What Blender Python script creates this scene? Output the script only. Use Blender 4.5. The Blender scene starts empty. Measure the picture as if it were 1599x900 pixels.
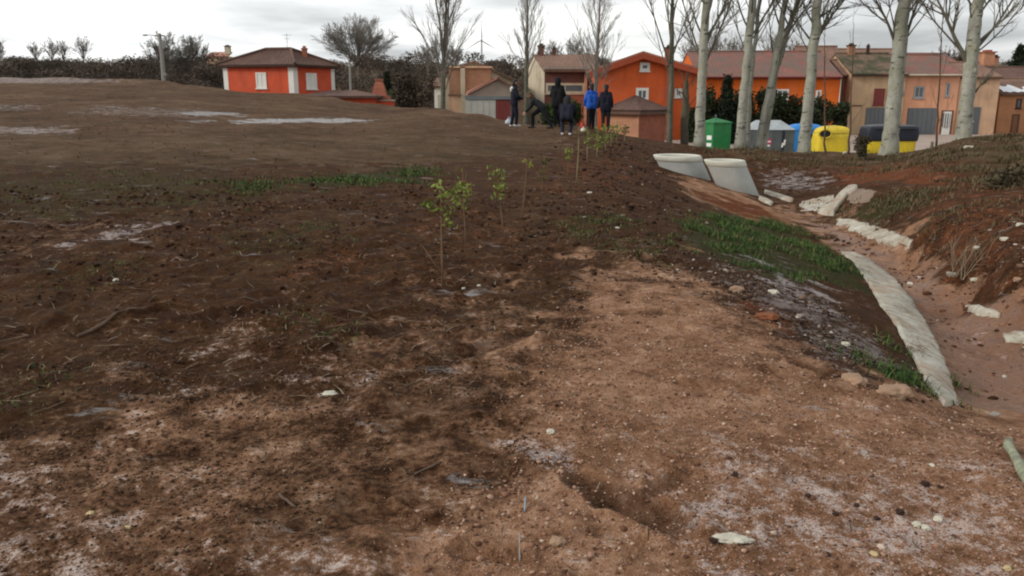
import bpy, bmesh, math, random
import numpy as np
from mathutils import Vector, Matrix
from math import radians, sin, cos, pi, tan, atan2, sqrt
random.seed(7); RNG = np.random.default_rng(7)
SC = bpy.context.scene
COL = SC.collection

# ---------------------------------------------------------------- camera, light, exposure
FPX, PITCH, CAMZ = 1255.0, radians(13.4), 1.6
cam_d = bpy.data.cameras.new('camera'); cam = bpy.data.objects.new('camera', cam_d); COL.objects.link(cam)
cam_d.sensor_width = 36; cam_d.lens = FPX / 1599 * 36; cam_d.clip_start = 0.05; cam_d.clip_end = 4000
cam.location = (0, 0, CAMZ); cam.rotation_euler = (pi / 2 - PITCH, 0, 0)
SC.camera = cam
SC.cycles.pixel_filter_type = 'BLACKMAN_HARRIS'; SC.cycles.filter_width = 2.1
SC.cycles.max_bounces = 5; SC.cycles.diffuse_bounces = 3; SC.cycles.glossy_bounces = 2
SC.view_settings.view_transform = 'Standard'; SC.view_settings.look = 'None'
SC.view_settings.exposure = 0.38; SC.view_settings.gamma = 1

SUN_EL, SUN_AZ = radians(28), radians(-105)          # azimuth from +Y towards +X
sdir = Vector((sin(SUN_AZ) * cos(SUN_EL), cos(SUN_AZ) * cos(SUN_EL), sin(SUN_EL)))
sun_d = bpy.data.lights.new('sun', 'SUN'); sun = bpy.data.objects.new('sun', sun_d); COL.objects.link(sun)
sun_d.energy = 1.5; sun_d.angle = radians(14); sun_d.color = (1.0, 0.95, 0.87)
sun.location = sdir * 100; sun.rotation_euler = sdir.to_track_quat('Z', 'Y').to_euler()

W = bpy.data.worlds.new('World'); SC.world = W; W.use_nodes = True
def world():
    nt = W.node_tree; N = nt.nodes; L = nt.links
    for n in list(N): N.remove(n)
    out = N.new('ShaderNodeOutputWorld'); bg = N.new('ShaderNodeBackground'); bg.inputs['Strength'].default_value = 0.1
    sky = N.new('ShaderNodeTexSky'); sky.sky_type = 'NISHITA'; sky.sun_disc = False
    sky.sun_elevation = SUN_EL; sky.sun_rotation = SUN_AZ; sky.air_density = 1.0; sky.dust_density = 2.0
    tc = N.new('ShaderNodeTexCoord'); sep = N.new('ShaderNodeSeparateXYZ'); L.new(tc.outputs['Generated'], sep.inputs[0])
    def m(op, a, b=None, clamp=False):
        n = N.new('ShaderNodeMath'); n.operation = op; n.use_clamp = clamp
        for i, v in enumerate((a, b)):
            if v is None: continue
            if isinstance(v, (int, float)): n.inputs[i].default_value = v
            else: L.new(v, n.inputs[i])
        return n.outputs[0]
    zz = m('ADD', m('ABSOLUTE', sep.outputs[2]), 0.09)
    cx = m('DIVIDE', sep.outputs[0], zz); cy = m('DIVIDE', sep.outputs[1], zz)
    cmb = N.new('ShaderNodeCombineXYZ'); L.new(cx, cmb.inputs[0]); L.new(cy, cmb.inputs[1])
    def noise(scale, detail, off, rough=.55, sy=1.0):
        mp = N.new('ShaderNodeMapping'); mp.inputs['Location'].default_value = off; mp.inputs['Scale'].default_value = (1, sy, 1)
        L.new(cmb.outputs[0], mp.inputs[0])
        n = N.new('ShaderNodeTexNoise'); n.inputs['Scale'].default_value = scale; n.inputs['Detail'].default_value = detail
        n.inputs['Roughness'].default_value = rough; L.new(mp.outputs[0], n.inputs['Vector']); return n.outputs['Fac']
    a = noise(.42, 5, (3.1, 1.7, 0), .5); b = noise(1.1, 4, (7.7, 2.2, 0), .5, .8)
    f = m('ADD', m('MULTIPLY', a, .65), m('MULTIPLY', b, .35))
    rp = N.new('ShaderNodeValToRGB'); L.new(f, rp.inputs[0])
    e = rp.color_ramp.elements; e[0].position = .38; e[0].color = (.46, .475, .485, 1); e[1].position = .60; e[1].color = (1.06, 1.06, 1.03, 1)
    x = e.new(.48); x.color = (.70, .715, .72, 1)
    # brighter towards the hidden sun
    dv = N.new('ShaderNodeVectorMath'); dv.operation = 'DOT_PRODUCT'; L.new(tc.outputs['Generated'], dv.inputs[0])
    g = Vector((-.75, .62, .2)).normalized(); dv.inputs[1].default_value = g
    gl = m('MULTIPLY', m('POWER', m('MAXIMUM', dv.outputs['Value'], 0), 2.5), .40)
    mul = m('MULTIPLY', m('ADD', gl, .86), 10.0)
    sc = N.new('ShaderNodeVectorMath'); sc.operation = 'SCALE'; L.new(rp.outputs[0], sc.inputs[0]); L.new(mul, sc.inputs['Scale'])
    mx = N.new('ShaderNodeMix'); mx.data_type = 'RGBA'; mx.inputs[0].default_value = .9
    L.new(sky.outputs[0], mx.inputs[6]); L.new(sc.outputs[0], mx.inputs[7]); L.new(mx.outputs[2], bg.inputs[0]); L.new(bg.outputs[0], out.inputs[0])
world()

# ---------------------------------------------------------------- pixel helpers (photo pixel -> world point)
CP, SP = cos(PITCH), sin(PITCH)
def ray(px, py):
    x = (px - 799.5) / FPX; v = (449.5 - py) / FPX
    return Vector((x, CP + v * SP, -SP + v * CP))
def atD(px, py, D):
    d = ray(px, py); return Vector((0, 0, CAMZ)) + d * (D / d.y)
def atZ(px, py, z):
    d = ray(px, py); return Vector((0, 0, CAMZ)) + d * ((z - CAMZ) / d.z)
def slope(px, py):
    d = ray(px, py); return -d.z / d.y

# ---------------------------------------------------------------- objects
def props(o, label=None, cat=None, group=None, kind=None):
    if label: o['label'] = label
    if cat: o['category'] = cat
    if group: o['group'] = group
    if kind: o['kind'] = kind
    return o
def empty(name, loc, label, cat, group=None):
    o = bpy.data.objects.new(name, None); o.empty_display_size = .2; COL.objects.link(o); o.location = loc
    return props(o, label, cat, group)
def wloc(p):
    v = Vector((0, 0, 0))
    while p is not None:
        v = v + Vector(p.location); p = p.parent
    return v
def link(name, me, mat=None, parent=None):
    o = bpy.data.objects.new(name, me); COL.objects.link(o)
    if mat is not None:
        me.materials.clear(); me.materials.append(mat)
    if parent is not None: o.parent = parent
    return o
def np_mesh(name, v, f, smooth=False):
    v = np.asarray(v, np.float32); f = np.asarray(f, np.int32); k = f.shape[1]
    me = bpy.data.meshes.new(name); me.vertices.add(len(v)); me.vertices.foreach_set('co', v.ravel())
    me.loops.add(f.size); me.loops.foreach_set('vertex_index', f.ravel())
    me.polygons.add(len(f)); me.polygons.foreach_set('loop_start', np.arange(0, f.size, k, dtype=np.int32))
    try: me.polygons.foreach_set('loop_total', np.full(len(f), k, np.int32))
    except Exception: pass
    if smooth: me.polygons.foreach_set('use_smooth', np.ones(len(f), bool))
    me.update(calc_edges=True); return me
def fattr(me, name, arr):
    a = me.attributes.new(name, 'FLOAT', 'POINT'); a.data.foreach_set('value', np.asarray(arr, np.float32))
def copy_tree(o, parent=None):
    c = o.copy(); COL.objects.link(c); c.parent = parent
    for ch in list(o.children): copy_tree(ch, c)
    return c

class MB:
    """collects shapes in world coordinates; build() links them as ONE mesh object"""
    def __init__(s): s.v = []; s.f = []
    def poly(s, pts):
        n = len(s.v); s.v += [tuple(p) for p in pts]; s.f.append(tuple(range(n, n + len(pts)))); return s
    def obox(s, o, ux, uy, uz):
        o, ux, uy, uz = Vector(o), Vector(ux), Vector(uy), Vector(uz)
        n = len(s.v); s.v += [tuple(o + ux * i + uy * j + uz * k) for k in (0, 1) for j in (0, 1) for i in (0, 1)]
        q = [(0, 2, 3, 1), (4, 5, 7, 6), (0, 1, 5, 4), (2, 6, 7, 3), (0, 4, 6, 2), (1, 3, 7, 5)]
        s.f += [tuple(n + i for i in a) for a in q]; return s
    def box(s, x0, x1, y0, y1, z0, z1):
        return s.obox((x0, y0, z0), (x1 - x0, 0, 0), (0, y1 - y0, 0), (0, 0, z1 - z0))
    def prism(s, pts, ext):
        e = Vector(ext); n = len(s.v); k = len(pts)
        s.v += [tuple(p) for p in pts] + [tuple(Vector(p) + e) for p in pts]
        s.f.append(tuple(range(n, n + k))[::-1]); s.f.append(tuple(range(n + k, n + 2 * k)))
        for i in range(k):
            j = (i + 1) % k; s.f.append((n + i, n + j, n + k + j, n + k + i))
        return s
    def tube(s, pts, rad, sides=6, cap=True):
        pts = [Vector(p) for p in pts]; n0 = len(s.v); k = len(pts)
        up = Vector((0.31, 0.95, 0.05)); ref = None
        for i, p in enumerate(pts):
            t = (pts[min(i + 1, k - 1)] - pts[max(i - 1, 0)])
            if t.length < 1e-9: t = Vector((0, 0, 1))
            t.normalize()
            a = t.cross(up if ref is None else ref.cross(t) if False else up)
            if a.length < 1e-3: a = t.cross(Vector((1, 0, 0)))
            a.normalize(); b = t.cross(a); r = rad[i]
            for q in range(sides):
                an = 2 * pi * q / sides; s.v.append(tuple(p + (a * cos(an) + b * sin(an)) * r))
        for i in range(k - 1):
            for q in range(sides):
                q2 = (q + 1) % sides; A = n0 + i * sides; B = A + sides
                s.f.append((A + q, A + q2, B + q2, B + q))
        if cap:
            s.f.append(tuple(n0 + q for q in range(sides))[::-1]); s.f.append(tuple(n0 + (k - 1) * sides + q for q in range(sides)))
        return s
    def sphere(s, c, r, seg=10, rings=6, jit=0):
        c = Vector(c); r = r if hasattr(r, '__len__') else (r, r, r); n0 = len(s.v)
        for i in range(rings + 1):
            th = pi * i / rings
            for q in range(seg):
                an = 2 * pi * q / seg; j = 1 + (random.uniform(-jit, jit) if jit else 0)
                s.v.append((c.x + r[0] * sin(th) * cos(an) * j, c.y + r[1] * sin(th) * sin(an) * j, c.z + r[2] * cos(th) * j))
        for i in range(rings):
            for q in range(seg):
                q2 = (q + 1) % seg; A = n0 + i * seg; B = A + seg
                s.f.append((A + q, B + q, B + q2, A + q2))
        return s
    def build(s, name, mat, parent=None, smooth=False, label=None):
        off = wloc(parent) if parent is not None else Vector((0, 0, 0))
        me = bpy.data.meshes.new(name); me.from_pydata([(a[0] - off.x, a[1] - off.y, a[2] - off.z) for a in s.v], [], s.f); me.validate()
        if smooth: me.polygons.foreach_set('use_smooth', [True] * len(me.polygons))
        me.update(); o = link(name, me, mat, parent)
        if label: o['label'] = label
        return o
def fix_normals(o):
    bm = bmesh.new(); bm.from_mesh(o.data); bmesh.ops.recalc_face_normals(bm, faces=bm.faces); bm.to_mesh(o.data); bm.free(); return o
def bevel(o, w=.02, seg=2):
    bm = bmesh.new(); bm.from_mesh(o.data); bmesh.ops.remove_doubles(bm, verts=bm.verts, dist=1e-4)
    bmesh.ops.recalc_face_normals(bm, faces=bm.faces)
    ed = [e for e in bm.edges if len(e.link_faces) == 2 and e.calc_face_angle(0) > .4]
    bmesh.ops.bevel(bm, geom=ed, offset=w, segments=seg, affect='EDGES', profile=.5)
    bm.to_mesh(o.data); bm.free(); return o

# ---------------------------------------------------------------- materials
class NT:
    def __init__(s, name):
        s.m = bpy.data.materials.new(name); s.m.use_nodes = True; s.t = s.m.node_tree; s.N = s.t.nodes; s.L = s.t.links
        s.b = s.N['Principled BSDF']; s.tc = None
    def co(s, kind='Object'):
        if s.tc is None: s.tc = s.N.new('ShaderNodeTexCoord')
        return s.tc.outputs[kind]
    def set(s, k, v):
        if hasattr(v, 'is_linked') or hasattr(v, 'links'): s.L.new(v, s.b.inputs[k])
        else: s.b.inputs[k].default_value = v if not (isinstance(v, tuple) and len(v) == 3) else (*v, 1)
    def noise(s, scale, detail=4, rough=.55, vec=None, sc=None, loc=None, out='Fac', dist=0):
        n = s.N.new('ShaderNodeTexNoise'); n.inputs['Scale'].default_value = scale; n.inputs['Detail'].default_value = detail
        n.inputs['Roughness'].default_value = rough; n.inputs['Distortion'].default_value = dist
        v = vec or s.co()
        if sc or loc:
            mp = s.N.new('ShaderNodeMapping'); s.L.new(v, mp.inputs[0])
            if sc: mp.inputs['Scale'].default_value = sc
            if loc: mp.inputs['Location'].default_value = loc
            v = mp.outputs[0]
        s.L.new(v, n.inputs['Vector']); return n.outputs[out]
    def ramp(s, fac, stops):
        r = s.N.new('ShaderNodeValToRGB'); s.L.new(fac, r.inputs[0]); e = r.color_ramp.elements
        while len(e) < len(stops): e.new(.5)
        for q, (p, c) in zip(e, stops):
            q.position = p; q.color = (*c, 1) if isinstance(c, tuple) else (c, c, c, 1)
        return r.outputs[0]
    def mix(s, f, a, b, typ='MIX'):
        n = s.N.new('ShaderNodeMix'); n.data_type = 'RGBA'; n.blend_type = typ
        for i, v in ((0, f), (6, a), (7, b)):
            if hasattr(v, 'links'): s.L.new(v, n.inputs[i])
            elif i == 0: n.inputs[0].default_value = v
            else: n.inputs[i].default_value = (*v, 1)
        return n.outputs[2]
    def sat(s, c, k, v=1.0):
        n = s.N.new('ShaderNodeHueSaturation'); n.inputs['Saturation'].default_value = k; n.inputs['Value'].default_value = v; s.L.new(c, n.inputs['Color']); return n.outputs[0]
    def math(s, op, a, b=None, clamp=False, c=None):
        n = s.N.new('ShaderNodeMath'); n.operation = op; n.use_clamp = clamp
        for i, v in enumerate((a, b, c)):
            if v is None: continue
            if hasattr(v, 'links'): s.L.new(v, n.inputs[i])
            else: n.inputs[i].default_value = v
        return n.outputs[0]
    def attr(s, name, out='Fac'):
        n = s.N.new('ShaderNodeAttribute'); n.attribute_name = name; return n.outputs[out]
    def bump(s, h, strength=.5, dist=.02):
        n = s.N.new('ShaderNodeBump'); n.inputs['Strength'].default_value = strength; n.inputs['Distance'].default_value = dist
        s.L.new(h, n.inputs['Height']); s.L.new(n.outputs[0], s.b.inputs['Normal'])
def mul3(c, k): return tuple(x * k for x in c)
_mats = {}
def plain(name, c, rough=.85, var=.25, scale=1.2, bump=.15, bscale=30, spec=.3, stain=None, streak=0):
    """weathered single-colour surface"""
    if name in _mats: return _mats[name]
    t = NT(name); n = t.noise(scale, 7, .62); n2 = t.noise(scale * 9, 3, .6)
    f = t.math('ADD', t.math('MULTIPLY', n, .7), t.math('MULTIPLY', n2, .3))
    col = t.ramp(f, [(.3, mul3(c, 1 - var)), (.5, c), (.7, mul3(c, 1 + var * .8))])
    if stain:
        s_ = t.noise(.5, 8, .7, loc=(5, 3, 1)); col = t.mix(t.ramp(s_, [(.5, 0.0), (.68, 1.0)]), col, stain)
    if streak:
        k = t.noise(1.5, 7, .7, sc=(1, 1, .18), loc=(7, 2, 1)); col = t.mix(t.ramp(k, [(.48, 0.0), (.7, streak)]), col, mul3(c, .45))
        k = t.noise(.7, 6, .65, loc=(1, 8, 3)); col = t.mix(t.ramp(k, [(.5, 0.0), (.72, streak * .8)]), col, tuple(x * .7 + .10 for x in c))
    t.set('Base Color', col); t.set('Roughness', rough); t.b.inputs['Specular IOR Level'].default_value = spec
    if bump: t.bump(t.noise(bscale, 4), bump, .02)
    _mats[name] = t.m; return t.m
def brick_mat(name, c1, c2, mortar, scale=4.2):
    if name in _mats: return _mats[name]
    t = NT(name); b = t.N.new('ShaderNodeTexBrick')
    sep = t.N.new('ShaderNodeSeparateXYZ'); t.L.new(t.co(), sep.inputs[0])
    cmb = t.N.new('ShaderNodeCombineXYZ'); t.L.new(t.math('ADD', sep.outputs[0], sep.outputs[1]), cmb.inputs[0]); t.L.new(sep.outputs[2], cmb.inputs[1])
    t.L.new(cmb.outputs[0], b.inputs['Vector']); b.inputs['Scale'].default_value = scale
    b.inputs['Color1'].default_value = (*c1, 1); b.inputs['Color2'].default_value = (*c2, 1); b.inputs['Mortar'].default_value = (*mortar, 1)
    b.inputs['Mortar Size'].default_value = .012; b.inputs['Row Height'].default_value = .3; b.inputs['Brick Width'].default_value = 1.05
    n = t.noise(.9, 6, .65); col = t.mix(1.0, b.outputs[0], t.ramp(n, [(.3, (.7, .68, .66)), (.7, (1.15, 1.13, 1.1))]), 'MULTIPLY')
    t.set('Base Color', col); t.set('Roughness', .9); t.bump(b.outputs['Fac'], -.3, .01); _mats[name] = t.m; return t.m
def tile_mat(name, c, c2, moss=None):
    if name in _mats: return _mats[name]
    t = NT(name); n = t.noise(.45, 8, .7); n2 = t.noise(5, 4, .7)
    f = t.math('ADD', t.math('MULTIPLY', n, .5), t.math('MULTIPLY', n2, .5))
    col = t.ramp(f, [(.34, c2), (.5, c), (.66, mul3(c, 1.35))])
    if moss: col = t.mix(t.ramp(t.noise(.7, 7, .7, loc=(4, 4, 4)), [(.42, 0.0), (.56, 1.0)]), col, moss)
    t.set('Base Color', col); t.set('Roughness', .9); t.bump(t.noise(14, 3), .4, .04); _mats[name] = t.m; return t.m

def ground_mat():
    t = NT('soil'); at = t.attr
    n1 = t.noise(.55, 6, .6); n2 = t.noise(4.5, 8, .68); n3 = t.noise(26, 6, .65); n4 = t.noise(120, 3, .6)
    mixn = t.math('ADD', t.math('MULTIPLY', n2, .5), t.math('ADD', t.math('MULTIPLY', n3, .32), t.math('MULTIPLY', n4, .18)))
    dark = t.ramp(mixn, [(.36, (.016, .0068, .0034)), (.46, (.042, .0185, .0094)), (.54, (.074, .0365, .0200)), (.64, (.140, .080, .050))])
    dark = t.mix(t.ramp(t.noise(1.3, 7, .7, loc=(11, 4, 0)), [(.42, 0.0), (.62, .75)]), dark, t.ramp(mixn, [(.36, (.026, .0135, .007)), (.5, (.074, .041, .0225)), (.64, (.150, .095, .060))]))
    tanc = t.ramp(mixn, [(.36, (.095, .048, .028)), (.45, (.240, .133, .083)), (.54, (.375, .228, .153)), (.64, (.57, .405, .30))])
    tanc = t.mix(t.ramp(t.noise(1.7, 7, .7, loc=(2, 14, 0)), [(.46, 0.0), (.66, .8)]), tanc, t.ramp(mixn, [(.36, (.06, .028, .016)), (.5, (.170, .090, .053)), (.64, (.34, .21, .14))]))
    stub = t.ramp(t.math('ADD', t.math('MULTIPLY', t.noise(.35, 6, .7, loc=(5, 1, 0)), .45), t.math('MULTIPLY', t.noise(1.6, 9, .8), .55)), [(.36, (.040, .023, .0125)), (.5, (.096, .058, .035)), (.64, (.175, .118, .079))])
    red = t.ramp(mixn, [(.36, (.06, .020, .010)), (.52, (.145, .055, .029)), (.66, (.25, .115, .068))])
    grs = t.ramp(n3, [(.35, (.012, .02, .006)), (.52, (.034, .048, .014)), (.68, (.07, .082, .03))])
    def soft(a, nz, w=.9, lo=.5, k=4.0):     # breaks a mask's edge up with noise
        v = t.math('ADD', a, t.math('MULTIPLY', t.math('SUBTRACT', nz, .5), w))
        return t.math('MULTIPLY', t.math('SUBTRACT', v, lo - .5 / k), k, clamp=True)
    brk = t.math('ADD', t.math('MULTIPLY', n2, .62), t.math('MULTIPLY', n3, .38))
    c = t.mix(soft(at('m_stub'), n1, 1.2, .45, 2.2), dark, stub)
    c = t.mix(soft(at('m_tan'), brk, 2.2, .5, 1.7), c, tanc)
    c = t.mix(soft(at('m_red'), brk, 1.5, .5, 2.5), c, red)
    c = t.sat(c, 1.10, 1.05)
    c = t.mix(t.math('MULTIPLY', soft(at('m_grass'), brk, 2.4, .6, 2.5), .62), c, grs)
    fn = t.math('ADD', t.math('MULTIPLY', n2, .45), t.math('ADD', t.math('MULTIPLY', n3, .35), t.math('MULTIPLY', n4, .2)))
    fm = soft(at('m_frost'), fn, 5.5, .66, 2.8)
    fm = t.math('MULTIPLY', fm, t.ramp(n4, [(.35, .25), (.6, 1.0)]))
    c = t.mix(t.math('MULTIPLY', fm, .70), c, (.66, .61, .61))
    ice = soft(at('m_ice'), t.noise(5, 8, .7, sc=(.35, 1, 1)), 3.6, .62, 2.2); c = t.mix(t.math('MULTIPLY', ice, .85), c, (.42, .41, .41))
    c = t.mix(t.math('MULTIPLY', soft(at('m_dark'), brk, 1.4, .5, 2.0), .62), c, t.ramp(mixn, [(.36, (.014, .006, .003)), (.5, (.045, .021, .012)), (.64, (.12, .07, .045))]))
    t.set('Base Color', c)
    mud = t.math('MULTIPLY', at('m_mud'), t.ramp(n2, [(.42, 1.0), (.58, .25)])); c = t.mix(t.math('MULTIPLY', mud, .55), c, (.24, .135, .095)); t.set('Base Color', c)
    rr = t.N.new('ShaderNodeMix'); t.L.new(mud, rr.inputs[0]); t.L.new(t.ramp(n2, [(.3, .62), (.6, .95)]), rr.inputs[2]); rr.inputs[3].default_value = .22; t.set('Roughness', rr.outputs[0]); t.set('Specular IOR Level', t.math('MULTIPLY_ADD', mud, .34, c=.06))
    h = t.math('ADD', t.math('MULTIPLY', n3, .6), t.math('MULTIPLY', n4, .4)); t.bump(h, 1.0, .05); return t.m
# ---------------------------------------------------------------- terrain: control points -> radial basis surface
def warp(x, y):
    r = np.hypot(x, y) + 1e-9; k = np.log1p(r / 2.0) / r; return np.stack([x * k, y * k], -1)
CTRL = []
def cz(px, py, z): p = atZ(px, py, z); CTRL.append((p.x, p.y, z))
def cd(px, py, D, dz=0): p = atD(px, py, D); CTRL.append((p.x, D, p.z + dz))
def cw(x, y, z): CTRL.append((x, y, z))
for px, k in ((-350, .052), (0, .046), (400, .036), (800, .0150)):
    for py in (600, 460, 350, 285, 235):
        if px == 800 and py in (235,): continue
        s_ = slope(px, py); d = (1.6 + 3 * k) / (s_ + k); cw(ray(px, py).x / ray(px, py).y * d, d, k * (d - 3))
CREST = [(-350, 117, 75), (0, 121, 70), (110, 121.5, 69), (200, 123, 66), (260, 126, 64), (345, 138, 58), (457, 146, 55), (530, 154.5, 52),
         (600, 163, 48), (660, 168, 44), (700, 172, 42), (760, 181, 38), (803, 191, 35), (860, 195, 33), (920, 198, 32), (960, 208, 30), (1000, 216, 28.5), (1040, 222, 27)]
for px, py, D in CREST: cd(px, py, D)
for px, py, D in CREST[:15]:
    zc = atD(px, py, D).z; rx = ray(px, py).x / ray(px, py).y
    for f in (.42, .62, .78, .9): cw(rx * D * f, D * f, zc * (D * f - 3) / (D - 3) * (.93 + .07 * f))
for px, py, D in CREST[:5]: cd(px, py, D + 16, -1.6); cd(px, py, D + 45, -2.5)
for px, py, D in CREST[5:8]: cd(px, py, D + 9, -.9); cd(px, py, D + 22, -2.2)
for px, py, D in CREST[8:]: cw(ray(px, py).x / ray(px, py).y * (D + 11), D + 11, -1.3); cw(ray(px, py).x / ray(px, py).y * (D + 24), D + 24, -1.6)
for px in (650, 800, 950, 1100, 1250, 1400, 1550, 1750, 2000):
    for D in ((62, 80, 100) if px < 1000 else (38, 50, 62, 80, 100)): cw(ray(px, 150).x / ray(px, 150).y * D, D, -1.6)
for px in (-900, -400, 0, 300, 600, 900, 1200, 1500, 1900, 2400):
    rx = ray(px, 150).x / ray(px, 150).y; h = 0 if px > 450 else 1.2
    cw(rx * 140, 140, 1.5 + h); cw(rx * 210, 210, 6.5 + h * 1.2); cw(rx * 300, 300, 13.2); cw(rx * 420, 420, 13); cw(rx * 900, 900, 10)
for px in (0, 300, 600, 900, 1200, 1599): cz(px, 900, 0)
for px in (200, 600, 1000, 1300): cz(px, 760, 0)
cz(1599, 760, -.03); cz(1800, 800, -.05); cz(900, 640, .03); cz(1150, 640, .0); cz(850, 530, .06); cz(1000, 560, .03)
for a in range(0, 360, 40):
    if 40 < a < 320: cw(2.5 * sin(radians(a)), 2.5 * cos(radians(a)), 0); cw(14 * sin(radians(a)), 14 * cos(radians(a)), .15); cw(70 * sin(radians(a)), 70 * cos(radians(a)), 1.0); cw(500 * sin(radians(a)), 500 * cos(radians(a)), 8)
cw(0, 0, 0); cw(0, 1.3, 0)
for q in [(1010, 245, .0), (1030, 300, -.02), (1045, 370, .0), (1000, 420, .02), (1100, 455, 0), (1180, 500, -.03), (1250, 550, -.06), (1330, 592, -.09),
          (1420, 617, -.14), (1480, 640, -.27), (1560, 665, -.25), (1700, 690, -.3), (1180, 380, -.3), (1250, 450, -.29), (1340, 520, -.32), (1420, 585, -.32),
          (1240, 335, -.75), (1320, 400, -.72), (1345, 408, -.72), (1400, 455, -.70), (1440, 500, -.68), (1475, 560, -.65), (1500, 625, -.58), (1600, 640, -.56), (1700, 640, -.6),
          (1310, 400, -.60), (1390, 500, -.46), (1440, 590, -.40), (1430, 410, -.70), (1520, 470, -.66), (1599, 525, -.62), (1700, 560, -.6), (1350, 365, -.72),
          (1345, 296, -.28), (1300, 330, -.70), (1265, 322, -.73), (1400, 322, -.32), (1410, 372, -.5), (1450, 370, -.36), (1500, 400, -.32), (1540, 440, -.42), (1599, 400, -.05), (1599, 340, .1), (1599, 300, .15), (1599, 250, .22),
          (1750, 330, .25), (1500, 345, -.1), (1400, 285, -.12), (1500, 290, .0), (1450, 262, .0), (1300, 260, -.36), (1300, 284, -.62), (1220, 296, -.74), (1200, 262, -.5),
          (1100, 236, -.25), (1200, 242, -.36), (1300, 246, -.3), (1400, 246, -.22), (1060, 277, -.22), (1110, 290, -.38), (1130, 322, -.46), (1182, 303, -.72),
          (1105, 247, -.25), (1160, 300, -.6)]: cz(*q)
for q in [(1500, 217, 25.5), (1560, 212, 24), (1620, 210, 23), (1750, 205, 22)]: cd(*q)
for px, py in ((1070, 225), (1100, 228), (1150, 232), (1200, 234), (1250, 236), (1300, 238), (1350, 239), (1400, 239), (1450, 233)): cd(px, py, 27); cd(px, py, 29.5, -.12)
for px in (1050, 1150, 1250, 1350, 1450): cw(ray(px, 150).x / ray(px, 150).y * 33.5, 33.5, -1.1)
CT = np.array(CTRL); CW = warp(CT[:, 0], CT[:, 1]); C2 = .05 ** 2
def _phi(A, B): return np.sqrt(((A[:, None, :] - B[None]) ** 2).sum(-1) + C2)
_n = len(CT); _M = np.zeros((_n + 3, _n + 3)); _M[:_n, :_n] = _phi(CW, CW) - np.eye(_n) * .0008
_M[:_n, _n] = 1; _M[:_n, _n + 1:] = CW; _M[_n, :_n] = 1; _M[_n + 1:, :_n] = CW.T
_S = np.linalg.lstsq(_M, np.concatenate([CT[:, 2], np.zeros(3)]), rcond=None)[0]
def base_h(x, y):
    x = np.atleast_1d(np.asarray(x, float)); y = np.atleast_1d(np.asarray(y, float)); out = np.empty(len(x))
    for i in range(0, len(x), 40000):
        w = warp(x[i:i + 40000], y[i:i + 40000]); out[i:i + 40000] = _phi(w, CW) @ _S[:_n] + _S[_n] + w @ _S[_n + 1:]
    return out
def hits(pix):
    pix = np.asarray(pix, float); ts = np.exp(np.linspace(np.log(1.2), np.log(260), 420)); R = []
    for px, py in pix:
        d = ray(px, py); X = d.x * ts; Y = d.y * ts; Z = CAMZ + d.z * ts; h = base_h(X, Y); i = np.argmax(Z < h)
        if Z[i] >= h[i]: i = len(ts) - 1
        a, b = ts[max(i - 1, 0)], ts[i]; da = max(Z[i - 1] - h[i - 1], 1e-6); db = h[i] - Z[i]
        t_ = a + (b - a) * da / max(da + db, 1e-9); R.append((d.x * t_, d.y * t_, CAMZ + d.z * t_))
    return np.array(R)
def hit(px, py): return Vector(hits([(px, py)])[0])

_P = RNG.random((256, 256)) * 2 * np.pi; _GX, _GY = np.cos(_P), np.sin(_P)
def gnoise(x, y):
    xi = np.floor(x).astype(int); yi = np.floor(y).astype(int); fx = x - xi; fy = y - yi
    u = fx * fx * fx * (fx * (fx * 6 - 15) + 10); v = fy * fy * fy * (fy * (fy * 6 - 15) + 10)
    def g(a, b, dx, dy): i = (xi + a) & 255; j = (yi + b) & 255; return _GX[i, j] * dx + _GY[i, j] * dy
    n0 = g(0, 0, fx, fy) * (1 - u) + g(1, 0, fx - 1, fy) * u; n1 = g(0, 1, fx, fy - 1) * (1 - u) + g(1, 1, fx - 1, fy - 1) * u
    return (n0 * (1 - v) + n1 * v) * 1.5
def smooth(a, b, x): t = np.clip((x - a) / (b - a), 0, 1); return t * t * (3 - 2 * t)
_PC = {}
def poly_mask(px_poly, X, Y, soft=.06):
    """soft mask of a ground region whose corners are given where the photo shows them (unprojected to the ground)"""
    key = tuple(px_poly)
    if key not in _PC: H = hits(px_poly); _PC[key] = warp(H[:, 0], H[:, 1])
    P = _PC[key]; full = np.zeros(len(X)); W0 = warp(X, Y); mg = 3.5 * soft + .02; sel = ((W0 > P.min(0) - mg) & (W0 < P.max(0) + mg)).all(1)
    if not sel.any(): return full
    X = X[sel]; Y = Y[sel]; q_ = np.hypot(X, Y) * soft * .9; Wp = warp(X + q_ * (gnoise(X * 1.7 + 3, Y * 1.7) + .6 * gnoise(X * 5, Y * 5 + 7)), Y + q_ * 1.6 * (gnoise(X * 1.7 + 40, Y * 1.7 + 9) + .6 * gnoise(X * 5 + 20, Y * 5))); d2 = np.full(len(X), 1e9); ins = np.zeros(len(X), bool); n = len(P)
    for i in range(n):
        a, b = P[i], P[(i + 1) % n]; ab = b - a; ap = Wp - a; t = np.clip((ap @ ab) / (ab @ ab + 1e-12), 0, 1)
        q = ap - t[:, None] * ab; d2 = np.minimum(d2, (q * q).sum(1))
        c = (a[1] > Wp[:, 1]) != (b[1] > Wp[:, 1])
        xs = a[0] + (Wp[:, 1] - a[1]) / (b[1] - a[1] + 1e-12) * (b[0] - a[0]); ins ^= c & (Wp[:, 0] < xs)
    s = np.sqrt(d2) * np.where(ins, 1, -1); full[sel] = smooth(-soft, soft, s); return full
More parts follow.
